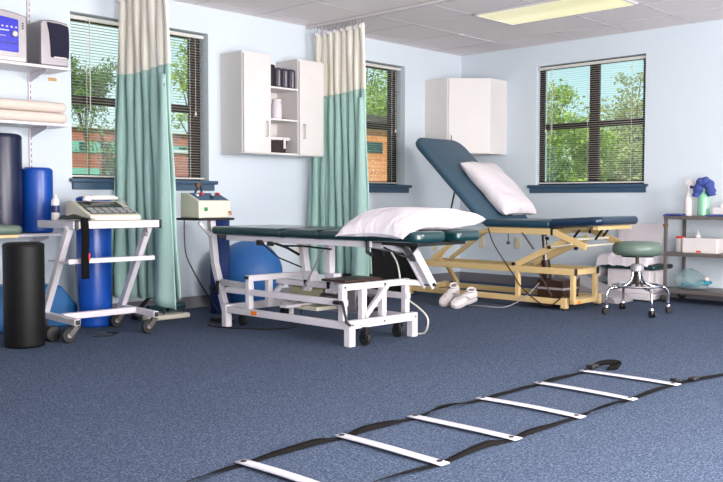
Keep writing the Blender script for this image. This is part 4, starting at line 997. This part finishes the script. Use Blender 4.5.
ribbon([(-6.4, -4.2, 0), (-6.1, -4.14, 0)]+[(rx[0], y2_, 0), (-5.65, y2_+.012, 0), (rx[1], y2_, 0), (-5.2, y2_+.01, 0), (rx[2], y2_, 0), (rx[3], y2_, 0), (-4.3, y2_-.008, 0), (rx[4], y2_, 0), (rx[5], y2_, 0), (-3.52, y2_-.03, 0), (-3.25, y2_-.08, 0), (-3.0, y2_-.12, 0)], .026, 's', 8)
for i, x in enumerate(rx):
    r_ = MB()
    def fr(a, b): 
        y = -3.642-.513*a; return V((x-.022+.044*b+(.006*math.sin(i*2+a*3)), y, .010+.003*math.sin(PI*a)))
    r_.grid(16, 1, fr)
    rg = r_.build('rung', rung_m, t, solid=.004)
    for yy in (y1_, y2_): MB().lathe((x, yy, .012), [(.010, 0), (.010, .0035), (.006, .0045)], 14).build('rivet', black_m, rg)
# coiled end + buckles
m = MB()
P = bez([(-3.62, y1_, .02), (-3.56, -3.67, .028), (-3.50, -3.69, .03), (-3.46, -3.72, .02), (-3.50, -3.74, .012), (-3.56, -3.72, .010)], 30)
Q = [(m.bm.verts.new(p+V((-.012, .006, -.012))), m.bm.verts.new(p+V((.014, -.004, .014)))) for p in P]
for A, B in zip(Q, Q[1:]): m.bm.faces.new((A[0], A[1], B[1], B[0]))
m.build('folded_strap_end', strap_m, t, solid=.012)
MB().slab(rrect(-3.66, -3.60, -3.69, -3.645, .008), .012, .034, .006).build('buckle', black_m, t); MB().slab(rrect(-3.56, -3.50, -4.175, -4.135, .008), .008, .024, .006).build('buckle', black_m, t)
MB().slab(rrect(-3.655, -3.625, -4.13, -4.09, .006), .012, .026, .004).build('buckle', black_m, t)

# ------------------------------------------------------------------ outside
g0 = -.4
struct(MB().box(-60, 160, T+.3, 160, g0-.05, g0).build('ground', grass_m, smooth=False)); struct(MB().box(T+.3, 160, -80, T+.3, g0-.05, g0).build('ground', grass_m, smooth=False))
t = thing('office_building', 'long red brick building with green window bands beyond left window', 'building', (35, 60, g0))
MB().box(5, 70, 60, 72, g0, 6.7).build('brick_walls', brick_far, t, smooth=False)
MB().box(5, 70, 59.9, 60, 4.75, 5.65).build('window_band', tealglass, t); MB().box(5, 70, 59.9, 60, 2.6, 3.5).build('window_band', tealglass, t)
m = MB()
for k in range(14): m.box(20+k*1.9, 20.9+k*1.9, 59.85, 59.9, 4.85, 5.55)
m.build('dark_panes', darkglass, t); MB().box(4.8, 70.2, 59.7, 72, 6.7, 6.95).build('parapet', stone_m, t)
t = thing('pale_building', 'pale multi-storey building far behind the brick building', 'building', (30, 90, g0))
MB().box(22, 34, 90, 100, g0, 11.5).build('facade', stone_m, t, smooth=False)
m = MB()
for k in range(5): m.box(23+k*2.2, 24.3+k*2.2, 89.9, 90, 8.8, 10.6)
m.build('windows', darkglass, t)
t = thing('brick_house', 'orange brick house wall seen through the middle window', 'building', (14, 12, g0))
MB().box(9.6, 19, 12, 18, g0, 3.15).build('brick_walls', brick_near, t, smooth=False); MB().box(9.4, 19.2, 11.7, 18.2, 3.15, 3.35).build('eaves', mat('dark_eaves', (70, 60, 52), .7), t)
for x in (10.95, 13.3, 15.2): MB().box(x, x+.75, 11.96, 12, 2.3, 2.6).build('window_opening', darkglass, t)
t = thing('garden_wall', 'brown brick garden wall low in the left window behind the curtain edge', 'wall', (5.8, 12, g0))
MB().box(4.4, 7.3, 12, 12.25, g0, 2.0).build('brickwork', brick_far, t, smooth=False); MB().box(4.35, 7.35, 11.95, 12.3, 2.0, 2.08).build('coping', stone_m, t)
def tree(label, x, y, h, rad, cz, nleaf, m, seed, size=.1, cat='tree', cl=26, tk=1):
    rnd = random.Random(seed)
    t = thing('leafy_tree', label, cat, (x, y, g0), 'trees outside the windows')
    br = MB(); br.tube([(x, y, g0), (x+.1, y, cz*.5), (x, y+.1, cz)], [.13*tk, .1*tk, .06*tk], 10)
    L = MB(); cs = []
    for i in range(cl):
        while True:
            p = V((rnd.uniform(-1, 1), rnd.uniform(-1, 1), rnd.uniform(-1, 1)))
            if p.length < 1: break
        c = V((x+p.x*rad, y+p.y*rad, cz+p.z*(h-cz))); cs.append(c)
        if i % 2 == 0: br.tube([(x, y, cz*.55), ((x+c.x)/2, (y+c.y)/2, (cz*.6+c.z)/2), tuple(c)], [.05*tk, .035*tk, .012*tk], 6)
    for i in range(nleaf):
        c = cs[i % cl]; d = V((rnd.gauss(0, 1), rnd.gauss(0, 1), rnd.gauss(0, .8)))*rad*.17; p = c+d
        a = V((rnd.uniform(-1, 1), rnd.uniform(-1, 1), rnd.uniform(-1, 1))).normalized(); b_ = a.cross(V((rnd.uniform(-1, 1), rnd.uniform(-1, 1), rnd.uniform(-1, 1)))).normalized()
        s_ = size*rnd.uniform(.6, 1.3)
        v = [L.bm.verts.new(p+a*s_*.5), L.bm.verts.new(p+b_*s_*.28), L.bm.verts.new(p-a*s_*.5), L.bm.verts.new(p-b_*s_*.28)]; L.bm.faces.new(v)
    br.build('trunk', trunk_m, t); L.build('foliage', m, t, smooth=False)
tree('rounded green tree upper left in the left window', 10.3, 27, 6.8, 1.35, 5.7, 4600, leaf_b, 1, .15, cl=30, tk=.4)
tree('sparse thin tree before the brick building, left window', 5.9, 18, 3.9, .9, 3.0, 420, leaf_b, 2, .1, cl=14, tk=.35)
tree('bright yellow-green tree at the right side of left window', 7.2, 15, 5.6, 1.1, 3.7, 2600, leaf_a, 3, .12, tk=.6)
tree('small dark green bush-like tree at left window bottom', 6.5, 18.3, 2.7, .45, 1.9, 1000, leaf_b, 13, .1)
tree('dense bright green tree filling the middle window', 24.2, 25, 8.9, 3.2, 6.0, 15000, leaf_a, 4, .22, cl=50)
tree('dense green tree at left of the right-wall window', 15.2, 8.9, 4.7, 1.1, 3.0, 7500, leaf_a, 5, .12, cl=34)
tree('low wide green tree at the centre of right-wall window', 16.5, 7.6, 3.0, 1.3, 1.7, 8000, leaf_a, 6, .13, cl=36)
tree('pale olive tree at the right of right-wall window', 15.2, 5.8, 4.3, .9, 3.1, 1900, leaf_c, 7, .11, cl=26)
tree('low olive shrub-like tree beneath the pale olive tree', 13.6, 4.7, 2.5, 1.0, 1.3, 6500, leaf_c, 8, .1, cl=34)
tree('loose pale tree behind the centre of right-wall window', 21.5, 9.6, 4.9, 1.9, 3.3, 3200, leaf_c, 9, .14, cl=30)
tree('dark green tree low at left of right-wall window', 12.2, 6.9, 2.3, .8, 1.3, 5000, leaf_b, 10, .1, cl=28)
tree('broad pale green tree filling the gap low behind the right-wall window', 25, 12.4, 4.2, 2.6, 2.1, 9000, leaf_a, 21, .18, cl=44)
